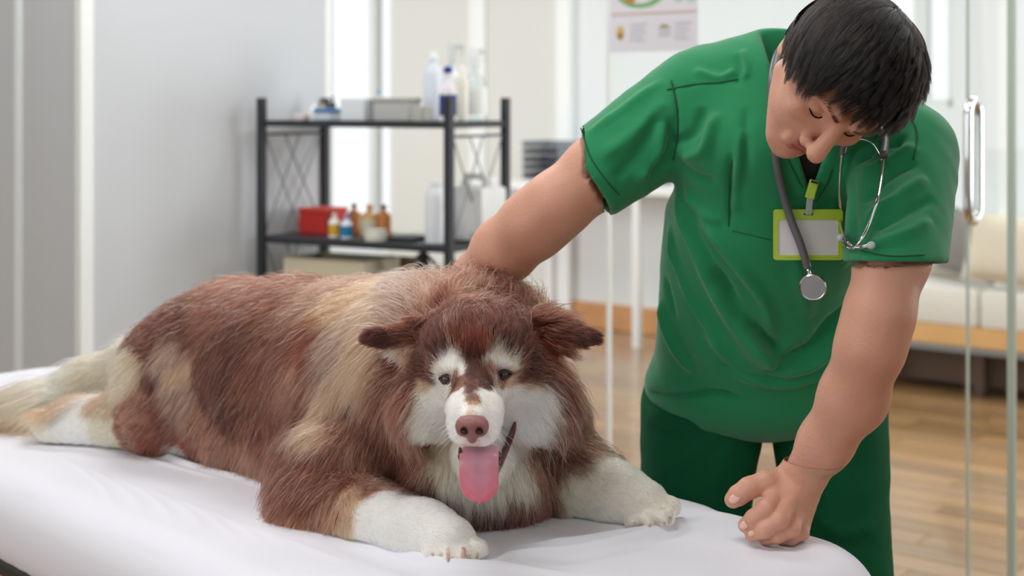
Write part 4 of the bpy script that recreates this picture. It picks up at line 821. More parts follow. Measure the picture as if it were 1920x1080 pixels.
# ------------------------------------------------------------------ the man
q = P
HS = .93
hF = nrm([-.2, -.55, -.81]); hU = np.array([.50, -.72, .365]); hU = nrm(hU - hF * np.dot(hU, hF)); hL = np.cross(hU, hF)    # face direction, crown, the man's left
hC = P(1573, 138, 1.87)
H3 = lambda l, f, u: hC + HS * (hL * l + hF * f + hU * u)
HRow = np.stack([hL, hF, hU], 0)
def grow_head(s):
    s.ell(H3(-.004, -.006, .026), (.086 * HS, .086 * HS, .080 * HS), .02, HRow)            # cranium
    s.ell(H3(0, .030, -.030), (.062 * HS, .062 * HS, .072 * HS), .02, HRow)            # face block
    s.cone(H3(0, .055, -.088), H3(0, .070, -.098), .026, .020, .018)                   # chin
    for sx in (-1, 1):
        s.cone(H3(sx * .050, .0, -.05), H3(sx * .018, .064, -.095), .016, .014, .014)  # jaw
        s.cone(H3(sx * .042, .066, -.020), H3(sx * .052, .04, -.015), .016, .014, .014)  # cheekbone
        s.cone(H3(sx * .018, .088, .026), H3(sx * .042, .074, .024), .011, .009, .010)  # brow ridge
        s.ell(H3(sx * .031, .078, .004), (.016, .010, .010), .006, HRow, 'sub'); s.ell(H3(sx * .031, .068, .003), (.0145, .013, .012), .003, HRow)   # socket, lidded eye
        s.cone(H3(sx * .017, .072, .0), H3(sx * .015, .084, .010), .004, .004, .006)
        s.ell(H3(sx * .013, .098, -.038), (.0085, .010, .008), .005, HRow)              # nostril wing
        s.ell(H3(sx * .078, -.012, -.005), (.006, .018, .031), .006, HRow); s.cone(H3(sx * .083, -.026, .015), H3(sx * .083, -.022, -.012), .005, .004, .004)  # ear
        s.ell(H3(sx * .086, -.008, .0), (.005, .009, .015), .003, HRow, 'sub')
    s.cone(H3(0, .086, .018), H3(0, .116, -.028), .009, .0115, .008)                   # nose
    s.ell(H3(0, .118, -.031), (.0115, .011, .010), .005, HRow)
    s.cone(H3(-.019, .084, -.061), H3(.019, .084, -.061), .0055, .0055, .008); s.cone(H3(-.016, .083, -.072), H3(.016, .083, -.072), .0065, .0065, .008)   # lips
    s.cone(H3(-.022, .093, -.0665), H3(.022, .093, -.0665), .0016, .0016, .003, 'sub')
def grow_hand(s):
    q = lambda x, y, dd: P(x, y, dd + .04)
    w0 = q(1503, 893, 1.94)
    s.cone(w0, q(1487, 935, 1.945), .027, .026, .02, flat=((.6, .6, .3), .85))
    k1, k2, k3, k4 = q(1458, 925, 1.925), q(1474, 945, 1.915), q(1490, 965, 1.92), q(1500, 985, 1.935)
    s.cone(q(1492, 905, 1.945), k1, .022, .014, .010); s.cone(q(1497, 910, 1.94), k2, .022, .014, .010); s.cone(q(1500, 925, 1.94), k3, .022, .0135, .010); s.cone(q(1502, 935, 1.95), k4, .022, .014, .010)
    s.cone(q(1495, 950, 1.965), q(1490, 990, 1.965), .022, .018, .012)
    K = .0022
    for a, b, c, d, r in (
        (k1, q(1437, 953, 1.900), q(1413, 972, 1.902), q(1398, 985, 1.912), (.0132, .0122, .0112, .0100)),
        (k2, q(1462, 974, 1.893), q(1434, 993, 1.893), q(1410, 1002, 1.905), (.0132, .0122, .0112, .0098)),
        (k3, q(1484, 991, 1.903), q(1458, 1003, 1.900), q(1436, 1010, 1.915), (.0126, .0116, .0106, .0092)),
        (k4, q(1502, 999, 1.925), q(1482, 1008, 1.918), q(1466, 1010, 1.930), (.0115, .0105, .0096, .0085))):
        t = SDF.__new__(SDF); t.lo, t.h, t.n, t.ax = s.lo, s.h, s.n, s.ax; t.D = np.full(s.n, 1., np.float32)
        t.chain([a, b, c, d], r, .004); h = np.clip(.5 + .5 * (s.D - t.D) / K, 0, 1); s.D = s.D * (1 - h) + t.D * h - K * h * (1 - h)
    s.cone(q(1470, 903, 1.945), q(1436, 905, 1.93), .019, .0155, .008); s.chain([q(1436, 905, 1.93), q(1404, 915, 1.925), q(1384, 929, 1.925), q(1374, 937, 1.927)], [.0155, .0142, .0132, .0112], .004)
    for a, w_, n_ in (((1380, 935, 1.912), .0075, 0), ((1396, 981, 1.900), .0066, 0), ((1408, 998, 1.894), .006, 0)):
        pass
def limb_pts():
    R = [q(1330, 170, 2.16), q(1275, 212, 2.158), q(1125, 320, 2.14), q(1040, 388, 2.135), q(1000, 422, 2.15), q(945, 470, 2.19), q(895, 520, 2.25), q(870, 545, 2.27)]
    Rr = [.06, .062, .050, .0465, .0475, .046, .036, .031]
    L = [q(1660, 250, 2.06), q(1705, 300, 2.03), q(1673, 480, 1.90), q(1648, 590, 1.86), q(1632, 650, 1.86), q(1600, 745, 1.90), q(1548, 830, 1.95), q(1506, 892, 1.98)]
    Lr = [.06, .062, .0455, .041, .0405, .0415, .0335, .0275]
    return R, Rr, L, Lr
R_, Rr_, L_, Lr_ = limb_pts()
def grow_body():
    s = SDF((-.14, 1.74, -.0), (.72, 2.62, 1.47), .0062)
    s.chain([q(1440, 690, 2.32), q(1435, 600, 2.28), q(1455, 430, 2.2), q(1485, 290, 2.15)], [.085, .11, .12, .12], .06, flat=((0, 1, 0), .8))
    s.cone(q(1350, 200, 2.15), q(1640, 262, 2.06), .055, .052, .04)
    s.cone(q(1530, 180, 2.10), H3(0, -.055, -.03), .058, .050, .02)
    s.chain(R_, Rr_, .02); s.chain(L_, Lr_[:-2] + [Lr_[-2], Lr_[-1] - .0006], .02)
    s.chain([q(1330, 740, 2.32), q(1310, 900, 2.33), np.array([.28, 2.33, .50]), np.array([.27, 2.42, .09])], [.078, .066, .055, .04], .005)
    s.chain([q(1540, 740, 2.32), q(1570, 900, 2.30), np.array([.515, 2.28, .50]), np.array([.53, 2.36, .09])], [.076, .062, .052, .04], .005)
    # right hand lying in the ruff
    s.cone(q(870, 545, 2.27), q(850, 575, 2.29), .03, .034, .02, flat=((0, 1, 0), .55))
    for k in range(4): s.chain([q(826 + 18 * k, 590 + 2 * k, 2.295), q(818 + 20 * k, 622 + 3 * k, 2.29), q(814 + 21 * k, 650 - abs(k - 1.5) * 5, 2.275)], [.010, .009, .008], .004)
    s.chain([q(862, 560, 2.27), q(835, 570, 2.26), q(812, 578, 2.25)], [.012, .011, .009], .005)
    grow_head(s)
    V, Q = s.mesh(); V = smooth(V, Q, 1)
    # finer skin where it shows: head and left hand grown again at their own resolution, taking the place of the coarse patches
    def fine(lo, hi, h, fn):
        t = SDF(lo, hi, h); fn(t); v, f = t.mesh(); return smooth(v, f, 1), f
    lo = np.minimum(q(1340, 1060, 1.84), q(1540, 880, 2.02)) - .01; lo[2] = TZ - .004; hi = np.maximum(q(1340, 1060, 1.84), q(1560, 850, 2.06)) + .01; hi[1] = 2.06
    def f1(t): t.chain(L_[-3:], Lr_[-3:], .02); grow_hand(t)
    V1, Q1 = fine(lo, hi, .0019, f1)
    V1 = V1 + vnormals(V1, Q1) * (.0003 * wave(V1, 260, 5))[:, None]
    c = hC; V2, Q2 = fine(c - .165, c + .165, .0032, lambda t: (grow_head(t), t.cone(q(1530, 180, 2.10), H3(0, -.055, -.03), .058, .050, .02)))
    drop = ((V > V1.min(0) - .002) & (V < V1.max(0) + [.05, .05, -.004])).all(1) & (V[:, 2] < V1[:, 2].max() - .006)
    near_head = (np.linalg.norm((V - c) , axis=1) < .15)
    keep = ~(near_head[Q].all(1)); Q = Q[keep]
    VV = np.vstack([V, V1, V2]); QQ = np.vstack([Q, Q1 + len(V), Q2 + len(V) + len(V1)])
    used = np.zeros(len(VV), bool); used[QQ.ravel()] = True; remap = np.cumsum(used) - 1
    return VV[used], remap[QQ], (V2, Q2), (V1, Q1)
M_skin = mat('skin', (208, 154, 130), .48, spec=.4, bump=.12, bscale=260, var=.09, vscale=18, sub=.25)
man = empty('person', np.array([.40, 2.32, 0]), 'man in green scrubs bending over the table with one arm around the dog', 'person')
BV, BQ, (HV, HQ), (HAV, HAQ) = grow_body()

# ---- scrubs
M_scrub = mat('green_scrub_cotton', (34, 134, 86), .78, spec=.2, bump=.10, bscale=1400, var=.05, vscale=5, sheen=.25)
M_pants = mat('green_trouser_cotton', (15, 90, 55), .8, spec=.15, bump=.10, bscale=1400, var=.05, vscale=5)  # same cloth as the top, shade put into a darker base colour
M_under = mat('black_undershirt', (22, 18, 20), .9)
def grow_shirt():
    s = SDF((.10, 1.76, .78), (.68, 2.56, 1.46), .0042)
    s.ell(q(1435, 640, 2.30), (.165, .125, .13), .04); s.ell(q(1418, 722, 2.31), (.172, .128, .082), .04)
    s.ell(q(1425, 520, 2.24), (.143, .125, .15), .05); s.ell(q(1455, 400, 2.18), (.152, .125, .13), .05); s.ell(q(1480, 270, 2.13), (.165, .12, .10), .05)
    s.cone(q(1345, 180, 2.16), q(1440, 165, 2.14), .076, .085, .04)
    s.cone(q(1500, 190, 2.13), q(1640, 265, 2.08), .085, .078, .04)
    s.cone(q(1290, 640, 2.26), q(1300, 400, 2.22), .035, .03, .04)
    s.ell(q(1440, 650, 2.20), (.10, .05, .05), .04)
    # sleeves, hollow at the cuff
    a, b = q(1300, 195, 2.16), q(1030, 387, 2.13); s.cone(a, b, .074, .060, .022); a0, b0 = a, b
    c, d = q(1697, 290, 2.04), q(1672, 560, 1.87); s.cone(c, d, .072, .064, .022)
    nR = nrm(b0 - a0); nL = nrm(q(1672, 505, 1.885) - q(1695, 300, 2.03))
    cR, cL = a0 + (b0 - a0) * .745, q(1672, 492, 1.895); nL = nrm([-.02, -.12, -1])
    lo = cR - .16; hi = cR + .16; hi[0] = cR[0] + .08; s.plane(cR, nR, np.array([-.2, 1.9, .95]), np.array([cR[0] + .07, 2.4, 1.4]), .003)
    s.plane(cL, nL, cL - [.075, .12, .16], cL + [.12, .14, .035], .003)
    s.cone(cR + nR * .02, cR - nR * .05, .0535, .049, .004, 'sub'); nA = nrm(d - c); cA = c + nA * (((cL - c) @ nL) / (nA @ nL)); s.cone(cA + nA * .02, cA - nA * .03, .0545, .0525, .004, 'sub')
    # hem at the hips and the V of the neck
    s.D0 = s.D.copy(); vb = q(1519, 362, 2.0); sl, X, Y, Z = s.sub(q(1380, 362, 1.9) * [1, 0, 1] + [0, 1.8, 0], [.6, 2.13, 1.46]); x0 = vb[0] * Y / 2.0; z0 = CAMZ + (vb[2] - CAMZ) * Y / 2.0
    dd = np.maximum(np.maximum(-(X - x0) * .955 - (Z - z0) * .30, (X - x0) * .935 - (Z - z0) * .355), Y - 2.12)
    s.put(sl, np.broadcast_to(dd, s.D[sl].shape).astype(np.float32), .004, 'sub')
    V, Q = s.mesh(); return smooth(V, Q, 2), Q, s
ShV, ShQ, ShS = grow_shirt(); N = vnormals(ShV, ShQ); ss = Snap(ShV)
FL = [
 # big drapery folds (amp m, width m, path)
 (.010, .014, [(1262, 350), (1300, 450), (1350, 560), (1400, 640), (1440, 690)]), (-.006, .008, [(1290, 400), (1335, 500), (1390, 600)]),
 (.007, .009, [(1250, 420), (1270, 520), (1320, 610), (1370, 680)]), (-.005, .007, [(1255, 480), (1290, 570), (1340, 640)]),
 (.008, .010, [(1310, 400), (1370, 480), (1430, 560), (1450, 640)]), (-.010, .011, [(1340, 500), (1390, 590), (1440, 640), (1462, 668)]),
 (.010, .010, [(1345, 530), (1400, 610), (1438, 665), (1450, 690)]),
 (-.010, .013, [(1462, 680), (1520, 655), (1560, 610), (1600, 570)]), (.008, .011, [(1440, 695), (1510, 690), (1570, 640), (1600, 600)]),
 (.006, .009, [(1360, 690), (1420, 715), (1490, 720), (1560, 690)]), (-.004, .008, [(1340, 680), (1400, 705), (1470, 712)]),
 (.007, .010, [(1235, 560), (1255, 640), (1300, 700)]), (-.004, .008, [(1245, 520), (1262, 600)]),
 (-.005, .005, [(1370, 290), (1366, 360), (1366, 425)]), (-.006, .009, [(1262, 270), (1300, 250), (1320, 200)]), (.007, .010, [(1275, 300), (1320, 280), (1345, 210)]),
 (-.005, .008, [(1258, 300), (1300, 330), (1340, 340)]), (.005, .009, [(1245, 320), (1290, 370), (1350, 420)]), (.004, .008, [(1390, 240), (1385, 330), (1375, 400)]),
 (-.004, .008, [(1400, 200), (1398, 300), (1385, 380)]), (.004, .007, [(1300, 130), (1350, 145), (1380, 130)]), (-.003, .005, [(1380, 100), (1385, 135), (1378, 160)]), (.005, .006, [(1390, 90), (1400, 120), (1395, 150)]),
 # right sleeve
 (.004, .010, [(1100, 250), (1170, 200), (1240, 150)]), (-.004, .010, [(1150, 340), (1200, 280), (1240, 200)]), (.004, .012, [(1120, 300), (1190, 250), (1250, 190)]), (-.007, .010, [(1215, 330), (1250, 290), (1262, 220)]), (.006, .010, [(1190, 340), (1235, 300), (1245, 230)]),
 (-.0035, .0035, [(1258, 150), (1270, 200), (1268, 260), (1260, 305)]), (-.0022, .0025, [(1088, 238), (1105, 290), (1135, 335), (1163, 368)]),
 # left sleeve and shoulder
 (-.007, .010, [(1600, 300), (1650, 270), (1700, 250)]), (.006, .009, [(1610, 330), (1660, 300), (1720, 270)]), (-.006, .009, [(1615, 380), (1660, 330), (1720, 300)]), (.006, .009, [(1620, 410), (1680, 370), (1740, 330)]), (-.005, .008, [(1630, 430), (1690, 400), (1755, 370)]), (.005, .009, [(1625, 460), (1690, 440), (1750, 410)]),
 (-.004, .008, [(1700, 210), (1690, 250), (1660, 300)]), (.006, .008, [(1690, 200), (1670, 240), (1630, 290)]), (-.0022, .0025, [(1612, 468), (1670, 480), (1738, 474)]), (-.003, .003, [(1610, 440), (1618, 400), (1640, 350)]),
 (.005, .012, [(1560, 380), (1565, 440), (1590, 500)]), (-.006, .012, [(1590, 330), (1590, 420), (1602, 480)]), (.004, .014, [(1480, 420), (1500, 520), (1520, 600)]),
 (-.0016, .0025, [(1372, 428), (1420, 440), (1448, 446)]), (-.0018, .003, [(1246, 165), (1300, 160), (1380, 150)]),
 (-.006, .006, [(1210, 735), (1250, 742), (1330, 735), (1390, 748)]),
]
ShV2 = folds(ShV, N, ss, [(a_ * (1.7 if w_ > .004 else 1), w_ * .85, p_) for a_, w_, p_ in FL]); ShV2 = ShV2 + N * (.0016 * wave(ShV, 16, 7) + .0007 * wave(ShV, 45, 8))[:, None]
cLc = P(1672, 492, 1.895); a0, b0 = P(1300, 195, 2.16), P(1030, 387, 2.13); cRc = a0 + (b0 - a0) * .745; nRc = nrm(b0 - a0); nLc = nrm([-.02, -.12, -1])
fade = np.ones(len(ShV))
for c_, n_ in ((cRc, nRc), (cLc, nLc)):
    dist = np.abs((ShV - c_) @ n_); fade = np.where(np.linalg.norm(ShV - c_, axis=1) < .10, np.minimum(fade, np.clip((dist - .006) / .03, 0, 1)), fade)
ShV2 = ShV + (ShV2 - ShV) * fade[:, None]
link_mesh('scrub_top', ShV2, ShQ, M_scrub, man)
M_seam = mat('green_seam_thread', (18, 84, 52), .8)
ss2 = Snap(ShV2)
for sp, r_s in (([(1258, 150), (1268, 200), (1270, 255), (1262, 300)], .0011), ([(1250, 168), (1300, 158), (1350, 154), (1384, 148)], .0008), ([(1371, 300), (1367, 360), (1366, 425)], .0009), ([(1372, 432), (1420, 444), (1446, 450)], .0007),
          ([(1089, 240), (1106, 292), (1135, 336), (1161, 366)], .0010), ([(1614, 470), (1670, 480), (1734, 478)], .0009), ([(1700, 205), (1720, 250), (1712, 300)], .0009), ([(1449, 200), (1462, 258), (1484, 312), (1505, 352)], .0009), ([(1560, 318), (1548, 350), (1530, 378)], .0009)):
    pl = np.array([ss2(x, y, 5) for x, y in spline([(*p_, 0) for p_ in sp], 8)[:, :2]]); pl[1:-1] = (pl[:-2] + pl[1:-1] + pl[2:]) / 3
    MB().tube(pl, r_s, 6).build('seam', M_seam, man, 'all')
def grow_pants():
    s = SDF((.06, 2.0, .02), (.76, 2.62, .95), .0065)
    s.ell(q(1437, 715, 2.33), (.186, .13, .075), .02)
    s.chain([q(1318, 765, 2.33), q(1308, 900, 2.34), q(1300, 1080, 2.36), np.array([.28, 2.36, .50]), np.array([.27, 2.43, .06])], [.097, .089, .080, .075, .075], .006)
    s.chain([q(1552, 765, 2.32), q(1562, 900, 2.30), q(1580, 1060, 2.28), np.array([.52, 2.28, .50]), np.array([.53, 2.36, .06])], [.093, .084, .074, .073, .075], .006)
    s.plane((0, 0, .035), (0, 0, -1), s.lo, s.lo + s.h * s.n, .003)
    V, Q = s.mesh(); return smooth(V, Q, 2), Q, s
PV, PQ, PS = grow_pants(); N = vnormals(PV, PQ); ps = Snap(PV)
PFL = [(-.008, .010, [(1425, 700), (1428, 750), (1426, 790)]), (.006, .010, [(1210, 770), (1260, 790), (1330, 780), (1390, 800)]), (-.005, .008, [(1215, 800), (1280, 815), (1350, 800)]), (.005, .012, [(1440, 760), (1500, 790), (1560, 770)]),
       (.004, .014, [(1390, 800), (1340, 900), (1320, 1000)]), (-.004, .012, [(1370, 820), (1310, 880), (1250, 900)]), (.004, .012, [(1480, 800), (1540, 900), (1570, 1000)]), (.005, .010, [(1520, 960), (1580, 1000), (1640, 980)]), (-.004, .010, [(1510, 1000), (1580, 1030), (1640, 1010)]), (-.005, .012, [(1450, 830), (1480, 800), (1520, 790)])]
PV = folds(PV, N, ps, PFL) + N * (.002 * wave(PV, 12, 17) + .0008 * wave(PV, 40, 18))[:, None]
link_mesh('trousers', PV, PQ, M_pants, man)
def sample(S, X):
    g = (X - S.lo) / S.h; ok = ((g >= 0) & (g < S.n - 1)).all(1); o = np.full(len(X), .2); gi = g[ok].astype(int); fr = g[ok] - gi; v = 0
    for i in (0, 1):
        for j in (0, 1):
            for k in (0, 1): v = v + S.D[gi[:, 0] + i, gi[:, 1] + j, gi[:, 2] + k] * (fr[:, 0] if i else 1 - fr[:, 0]) * (fr[:, 1] if j else 1 - fr[:, 1]) * (fr[:, 2] if k else 1 - fr[:, 2])
    o[ok] = v; return o
for _ in range(4):      # the skin stays under the cloth
    dd = np.minimum(sample(ShS, BV), sample(PS, BV)); NB = vnormals(BV, BQ); mv = np.where((dd < .005), np.clip(.020 + dd, 0, .02), 0); BV = BV - NB * mv[:, None]
link_mesh('body', BV, BQ, M_skin, man)
s = SDF.__new__(SDF); s.lo, s.h = ShS.lo, ShS.h; s.D = ShS.D0 + .011; Xg, Yg, Zg = (ShS.ax[0][:, None, None], ShS.ax[1][None, :, None], ShS.ax[2][None, None, :]); bx = np.maximum(np.maximum(np.abs(Xg - .415) - .09, P(1520, 420, 2.05)[2] - Zg), np.maximum(Zg - P(1520, 215, 2.05)[2], Yg - 2.13)); s.D = np.maximum(s.D, bx).astype(np.float32)
V, Q = s.mesh(); link_mesh('undershirt', V, Q, M_under, man)
M_shoe = mat('black_shoe', (30, 30, 32), .4)
for x, y in ((.27, 2.40), (.53, 2.33)):
    s = SDF((x - .07, y - .22, -.0), (x + .07, y + .10, .12), .005); s.cone((x, y + .03, .048), (x, y - .14, .034), .045, .036, .02); s.cone((x, y + .03, .05), (x, y + .03, .08), .04, .036, .02); s.plane((0, 0, .004), (0, 0, -1), s.lo, s.lo + s.h * s.n, .003)
    V, Q = s.mesh(); link_mesh('shoe', V, Q, M_shoe, man)
# nails, eyebrows
M_nail = mat('finger_nail', (226, 176, 160), .25, spec=.6)
hs = Snap(HAV)
for x, y, w_, l_, ang in ((1377, 935, .0062, .0085, .55), (1396, 984, .0055, .0075, .6), (1409, 1000, .004, .005, .5)):
    p = hs(x, y, 3); z = nrm(np.array([-.25, -.9, .45])); xx = nrm(np.cross((0, 0, 1), z)); yy = np.cross(z, xx); c_, s_ = math.cos(ang), math.sin(ang); R = np.stack([xx * c_ + yy * s_, -xx * s_ + yy * c_, z], 1) @ np.diag([l_, w_, 1])
    MB().lathe(p - z * .0006, [(1, 0), (.92, .0009), (.5, .0016), (.001, .0018)], 18, R).build('nail', M_nail, man, 'all')
M_hair = hair_mat('dark_brown_hair', .38, attr=True)
M_scalp = mat('scalp_hair_base', (14, 10, 8), 1, spec=0)
def man_hair():
    N = vnormals(HV, HQ); l = (HV - hC) @ hL / HS; f = (HV - hC) @ hF / HS; u = (HV - hC) @ hU / HS
    def front(l_): return .030 + .012 * np.cos(np.clip(np.abs(l_) / .07, 0, 1) * 1.5)
    def region(X, Nn):
        l_, f_, u_ = (X - hC) @ hL / HS, (X - hC) @ hF / HS, (X - hC) @ hU / HS
        top = (u_ > .046 + np.clip((f_ - .03) * .35, -.3, .05)) & (f_ < .088)
        side = (np.abs(l_) > .03) & (f_ < .034) & (u_ > -.028 + np.clip(f_ + .01, -.2, .02) * .3) & ~((np.abs(l_) > .056) & (f_ > -.046) & (u_ < .016))
        back = (f_ < -.045) & (u_ > -.055)
        return (top | side | back) & (np.abs(l_) < .092)
    # dark base cap: the hair mass close to the skull
    m = region(HV, N); F_ = HQ[m[HQ].all(1)]; us = np.unique(F_); mp = np.full(len(HV), -1); mp[us] = np.arange(len(us))
    cap = HV[us] + N[us] * .0075; link_mesh('hair_base', cap, mp[F_], M_scalp, man)
    n, K = 30000, 8; Vn = HV + N * .006
    X, Nn, _ = tri_sample(Vn, N, HQ, lambda c, nn, Q: m[Q].all(1) * 1.0, n)
    l_, f_, u_ = (X - hC) @ hL / HS, (X - hC) @ hF / HS, (X - hC) @ hU / HS
    # combed from the parting over to the front and side
    whorl = np.array([.02, -.07, .08]); w3 = np.stack([l_, f_, u_], 1) - whorl; w3 /= np.linalg.norm(w3, axis=1, keepdims=True) + 1e-6
    topm = np.clip((u_ - .03) / .04, 0, 1)[:, None]
    dirl = w3 * 1.0 + topm * np.array([-.75, .55, 0]) + (1 - topm) * np.array([0, .25, -1.1])
    d = dirl @ HRow + .22 * np.stack([wave(X, 40, k) for k in (31, 32, 33)], 1) + .10 * rng.normal(size=X.shape)
    d = d - Nn * (d * Nn).sum(1, keepdims=True); d /= np.linalg.norm(d, axis=1, keepdims=True) + 1e-9
    L = (.024 + .026 * topm[:, 0] + .010 * (l_ < -.05)) * rng.uniform(.7, 1.2, n); L *= np.where((f_ > .05) & (u_ > .04), .85, 1); lift = .16 + .30 * topm[:, 0] * rng.uniform(.3, 1.1, n)
    s_ = np.linspace(0, 1, K)[None, :, None]
    # hair hugs the skull as it goes: bend towards the head centre
    pts = X[:, None] + L[:, None, None] * (d[:, None] * s_ + Nn[:, None] * lift[:, None, None] * s_ * (1.5 - s_))
    ctr = hC + HS * (hU * .03 - hF * .012); rad0 = np.linalg.norm((X - ctr) @ HRow.T / [.080, .086, .080], axis=1)
    rel = pts - ctr; el = np.linalg.norm(rel @ HRow.T / [.080, .086, .080], axis=2); tgt = rad0[:, None] + (.04 + .12 * topm) * s_[:, :, 0]; fac = np.where(el > tgt, 1 - (1 - tgt / el) * .75, 1); pts = ctr + rel * fac[:, :, None]
    pts[:, :, 2] -= (L * .25)[:, None] * s_[:, :, 0] ** 2
    M = n // 30; gi = rng.choice(n, M, replace=False); kd = kdtree.KDTree(M)
    for i, j in enumerate(gi): kd.insert(X[j], i)
    kd.balance(); near = np.fromiter((kd.find(x)[1] for x in X), int, n); g = gi[near]
    cl = .6 * s_ ** 1.3; pts = pts * (1 - cl) + pts[g] * cl
    col = np.array(lin(15, 10, 8)[:3])[None] * np.exp(.45 * rng.normal(size=(n, 1)) + .25 * rng.normal(size=M)[near][:, None])
    link_hair('hair', pts, np.clip(col, .003, .3), .00030 * rng.uniform(.8, 1.2, n)[:, None] * np.linspace(1, .3, K)[None], M_hair, man)
    # eyebrows and lashes
    bp = []; hsn = []
    for sx in (-1, 1):
        for k in range(150):
            t = rng.random(); p = H3(sx * (.012 + .040 * t), .105, .024 + .008 * math.sin(t * 2.4) + rng.normal() * .0016); dd = np.linalg.norm(HV - p, axis=1); nr = HV[((HV - p) @ hL) ** 2 + ((HV - p) @ hU) ** 2 < .003 ** 2]
            nr = nr[((nr - hC) @ hF) > 0]
            if not len(nr): continue
            b = p + hF * (((nr - p) @ hF).max() + .0003); dv = nrm(hL * sx * 1 + hU * .25 + hF * .2); tt = np.linspace(0, 1, 5)[:, None]; bp.append(b + dv * .007 * tt)
    bp = np.array(bp); link_hair('eyebrows', bp, np.tile([.03, .02, .015], (len(bp), 1)), np.tile(np.linspace(.00028, .0001, 5), (len(bp), 1)), M_hair, man)
man_hair()
M_lipm = mat('lips', (178, 96, 90), .45)
c = H3(0, .086, -.067); s = SDF(c - .04, c + .04, .0016)
s.chain([H3(-.024, .076, -.066), H3(-.008, .0885, -.0605), H3(0, .089, -.0615), H3(.008, .0885, -.0605), H3(.024, .076, -.066)], [.002, .0048, .0045, .0048, .002], .003); s.chain([H3(-.022, .076, -.069), H3(-.009, .087, -.0735), H3(.009, .087, -.0735), H3(.022, .076, -.069)], [.002, .0056, .0056, .002], .003); s.cone(H3(-.024, .092, -.0668), H3(.024, .092, -.0668), .0012, .0012, .0015, 'sub')
V, Q = s.mesh(); link_mesh('lips', V, Q, M_lipm, man)
for sx in (-1, 1):
    pl = spline([H3(sx * .017, .0795, -.001), H3(sx * .024, .0835, -.0045), H3(sx * .033, .0825, -.0055), H3(sx * .043, .075, -.002)], 5); MB().tube(pl, .0009, 6).build('eyelashes', M_scalp, man, 'all')

# ---- badge and stethoscope
SH2 = Snap(ShV2)
M_lime = mat('lime_plastic', (176, 206, 62), .35); M_card = mat('white_card', (222, 222, 226), .3, spec=.6, var=.02, vscale=30, bump=.05, bscale=40); M_cl = mat('frosted_plastic', (196, 204, 206), .3, alpha=.75)
bd = max(1.95, min(SH2(x, y, 6)[1] for x, y in ((1452, 400), (1575, 400), (1452, 485), (1575, 485), (1515, 440)))) - .006
bdf = min(SH2(x, y, 6)[1] for x, y in ((1452, 400), (1575, 400), (1515, 440), (1515, 485))) - .010
b00 = q(1515, 440, bdf); bdg = empty('name_badge', b00, 'lime green name badge holder with blank white card on the green top', 'badge')
bw_, bh_ = 130 / F * bdf, 95 / F * bdf
def rrect(w_, h_, r, n=5):
    o = []
    for cx_, cy_, a0 in ((w_ / 2 - r, h_ / 2 - r, 0), (-w_ / 2 + r, h_ / 2 - r, 90), (-w_ / 2 + r, -h_ / 2 + r, 180), (w_ / 2 - r, -h_ / 2 + r, 270)):
        for k in range(n + 1): a = math.radians(a0 + 90 * k / n); o.append((cx_ + r * math.cos(a), cy_ + r * math.sin(a)))
    return o
def frame_mesh(w_, h_, bx, by0, by1, th, c, name, m, parent):
    o = rrect(w_, h_, .004); i_ = rrect(w_ - 2 * bx, h_ - by0 - by1, .002); sh_ = (by0 - by1) / 2; V, Q = [], []; n = len(o)
    for yy in (-th / 2, th / 2):
        V += [c + np.array([x, yy, z]) for x, z in o]; V += [c + np.array([x, yy, z - sh_]) for x, z in i_]
    for k in range(n):
        j = (k + 1) % n; Q += [(k, j, n + j, n + k), (2 * n + k, 3 * n + k, 3 * n + j, 2 * n + j), (k, 2 * n + k, 2 * n + j, j), (n + k, n + j, 3 * n + j, 3 * n + k)]
    return MB().add(V, Q).build(name, m, parent)
frame_mesh(bw_, bh_, .0065, .0145, .0065, .003, b00, 'badge_frame', M_lime, bdg)
MB().box(b00 + [0, .0004, -.004], (bw_ - .010, .0012, bh_ - .018), None, .0004).build('card', M_card, bdg)
MB().box(b00 + [0, -.0019, bh_ / 2 - .0065], (.012, .0006, .0026), None).build('slot', M_black, bdg)
MB().box(b00 + [0, -.008, bh_ / 2 + .005], (.0085, .0012, .026), [[1, 0, 0], [0, .92, -.38], [0, .38, .92]], .0004).build('strap', M_cl, bdg)
Rc = np.array([[math.cos(.28), 0, math.sin(.28)], [0, 1, 0], [-math.sin(.28), 0, math.cos(.28)]])
MB().box(b00 + [.0025, -.014, bh_ / 2 + .028], (.0125, .006, .026), Rc, .0015).build('clip', M_lime, bdg); MB().box(b00 + [.0055, -.0170, bh_ / 2 + .038], (.010, .003, .0035), Rc, .0005).build('clip_hinge', M_black, bdg)
M_rub = mat('dark_grey_rubber_tube', (96, 94, 100), .38, spec=.6); M_steel = mat('polished_steel', (216, 218, 220), .15, metal=1); M_dia = mat('diaphragm', (150, 152, 156), .45); M_tip = mat('ear_tip', (196, 200, 204), .3)
stp = empty('stethoscope', SH2(1520, 500, 6), 'grey tubed stethoscope with steel earpieces hanging from the neck over the green top', 'stethoscope')
def on(px, py, off=.008, rad=6): return SH2(px, py, rad, off)
def relax(pl, n=8, it=10, r=.006):
    p = spline(pl, n); y = p[:, 1].copy(); base = p[:, 1].copy()
    for _ in range(it): y[1:-1] = np.minimum((y[:-2] + y[2:]) / 2, base[1:-1])
    p2 = p.copy(); k = y / p[:, 1]; p2[:, 0] = p[:, 0] * k; p2[:, 1] = y; p2[:, 2] = CAMZ + (p[:, 2] - CAMZ) * k; return p2
neckL = [q(1500, 70, 2.14), q(1462, 95, 2.08)]
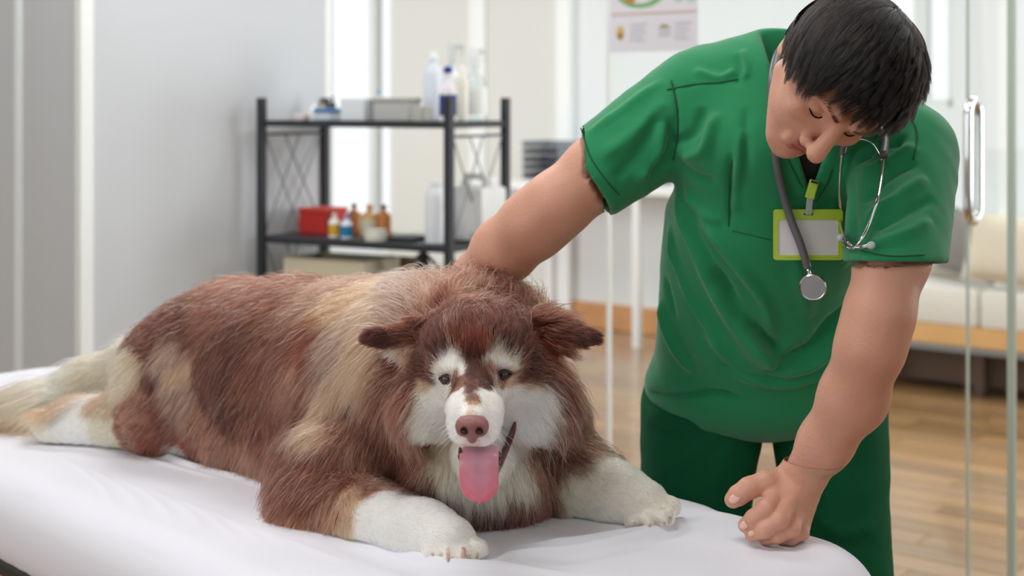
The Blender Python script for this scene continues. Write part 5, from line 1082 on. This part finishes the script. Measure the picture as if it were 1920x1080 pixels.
tp = neckL + [q(1448, 145, min(2.03, on(1446, 150)[1])), on(1446, 200), on(1450, 260), on(1458, 320), on(1470, 370), q(1484, 415, bdf - .008), q(1498, 450, bdf - .009), q(1508, 480, bdf - .009), q(1514, 502, bdf - .008)]
MB().tube(relax(tp), .0056, 12).build('tube', M_rub, stp, 'all')
cpd = bdf - .010; c = q(1525, 537, cpd)
MB().tube([q(1513, 498, bdf - .008), q(1517, 512, bdf - .008), q(1521, 522, cpd + .004)], .0028, 10).build('stem', M_steel, stp, 'all')
z = nrm([-.28, -.93, -.12]); x = nrm(np.cross((0, 0, 1), z)); Rcp = np.stack([x, np.cross(z, x), z], 1)
MB().lathe(c, [(.0001, -.016), (.010, -.0155), (.0125, -.010), (.0075, -.006), (.0165, -.002), (.0185, .002), (.0185, .0055), (.0168, .007), (.0160, .0066)], 30, Rcp).build('chest_piece', M_steel, stp, True)
MB().lathe(c, [(.0160, .0060), (.0158, .0070), (.0001, .0072)], 30, Rcp).build('diaphragm', M_dia, stp, True)
y1 = [q(1590, 130, 2.12), q(1640, 200, 2.06), q(1648, 238, on(1648, 245)[1]), q(1660, 262, on(1658, 262, .012)[1]), on(1657, 292, .012)]
MB().tube(spline(y1, 6), .0052, 12).build('tube', M_rub, stp, 'all'); MB().tube(spline([q(1640, 232, on(1640, 240, .02)[1]), q(1606, 262, on(1606, 262, .016)[1]), on(1582, 275, .012), on(1579, 292, .012)], 6), .0042, 12).build('tube', M_rub, stp, 'all')
MB().tube(spline([on(1583, 290, .012), on(1592, 270, .016), on(1612, 261, .018), on(1634, 268, .018), on(1648, 288, .014), on(1653, 300, .012)], 6), .0012, 8).build('spring', M_steel, stp, 'all')
MB().tube(relax([on(1657, 288, .012), on(1653, 330, .011), on(1645, 375, .011), on(1632, 415, .011), on(1616, 448, .011), on(1602, 464, .012), on(1588, 462, .013), on(1580, 452, .013)], 8), .0022, 10).build('earpiece_arm', M_steel, stp, 'all')
MB().tube(relax([on(1579, 288, .012), on(1575, 330, .011), on(1574, 375, .011), on(1577, 420, .011), on(1586, 448, .012), on(1600, 462, .012), on(1616, 463, .013), on(1628, 460, .014)], 8), .0022, 10).build('earpiece_arm', M_steel, stp, 'all')
for (x_, y_, dx) in ((1631, 460, 1), (1578, 446, -.3)):
    p = on(x_, y_, .014); z = nrm([dx, -.2, .05]); xx = nrm(np.cross((0, 0, 1), z)); MB().lathe(p, [(.002, -.004), (.0045, -.001), (.005, .003), (.003, .006), (.0006, .0065)], 16, np.stack([xx, np.cross(z, xx), z], 1)).build('ear_tip', M_tip, stp, 'all')
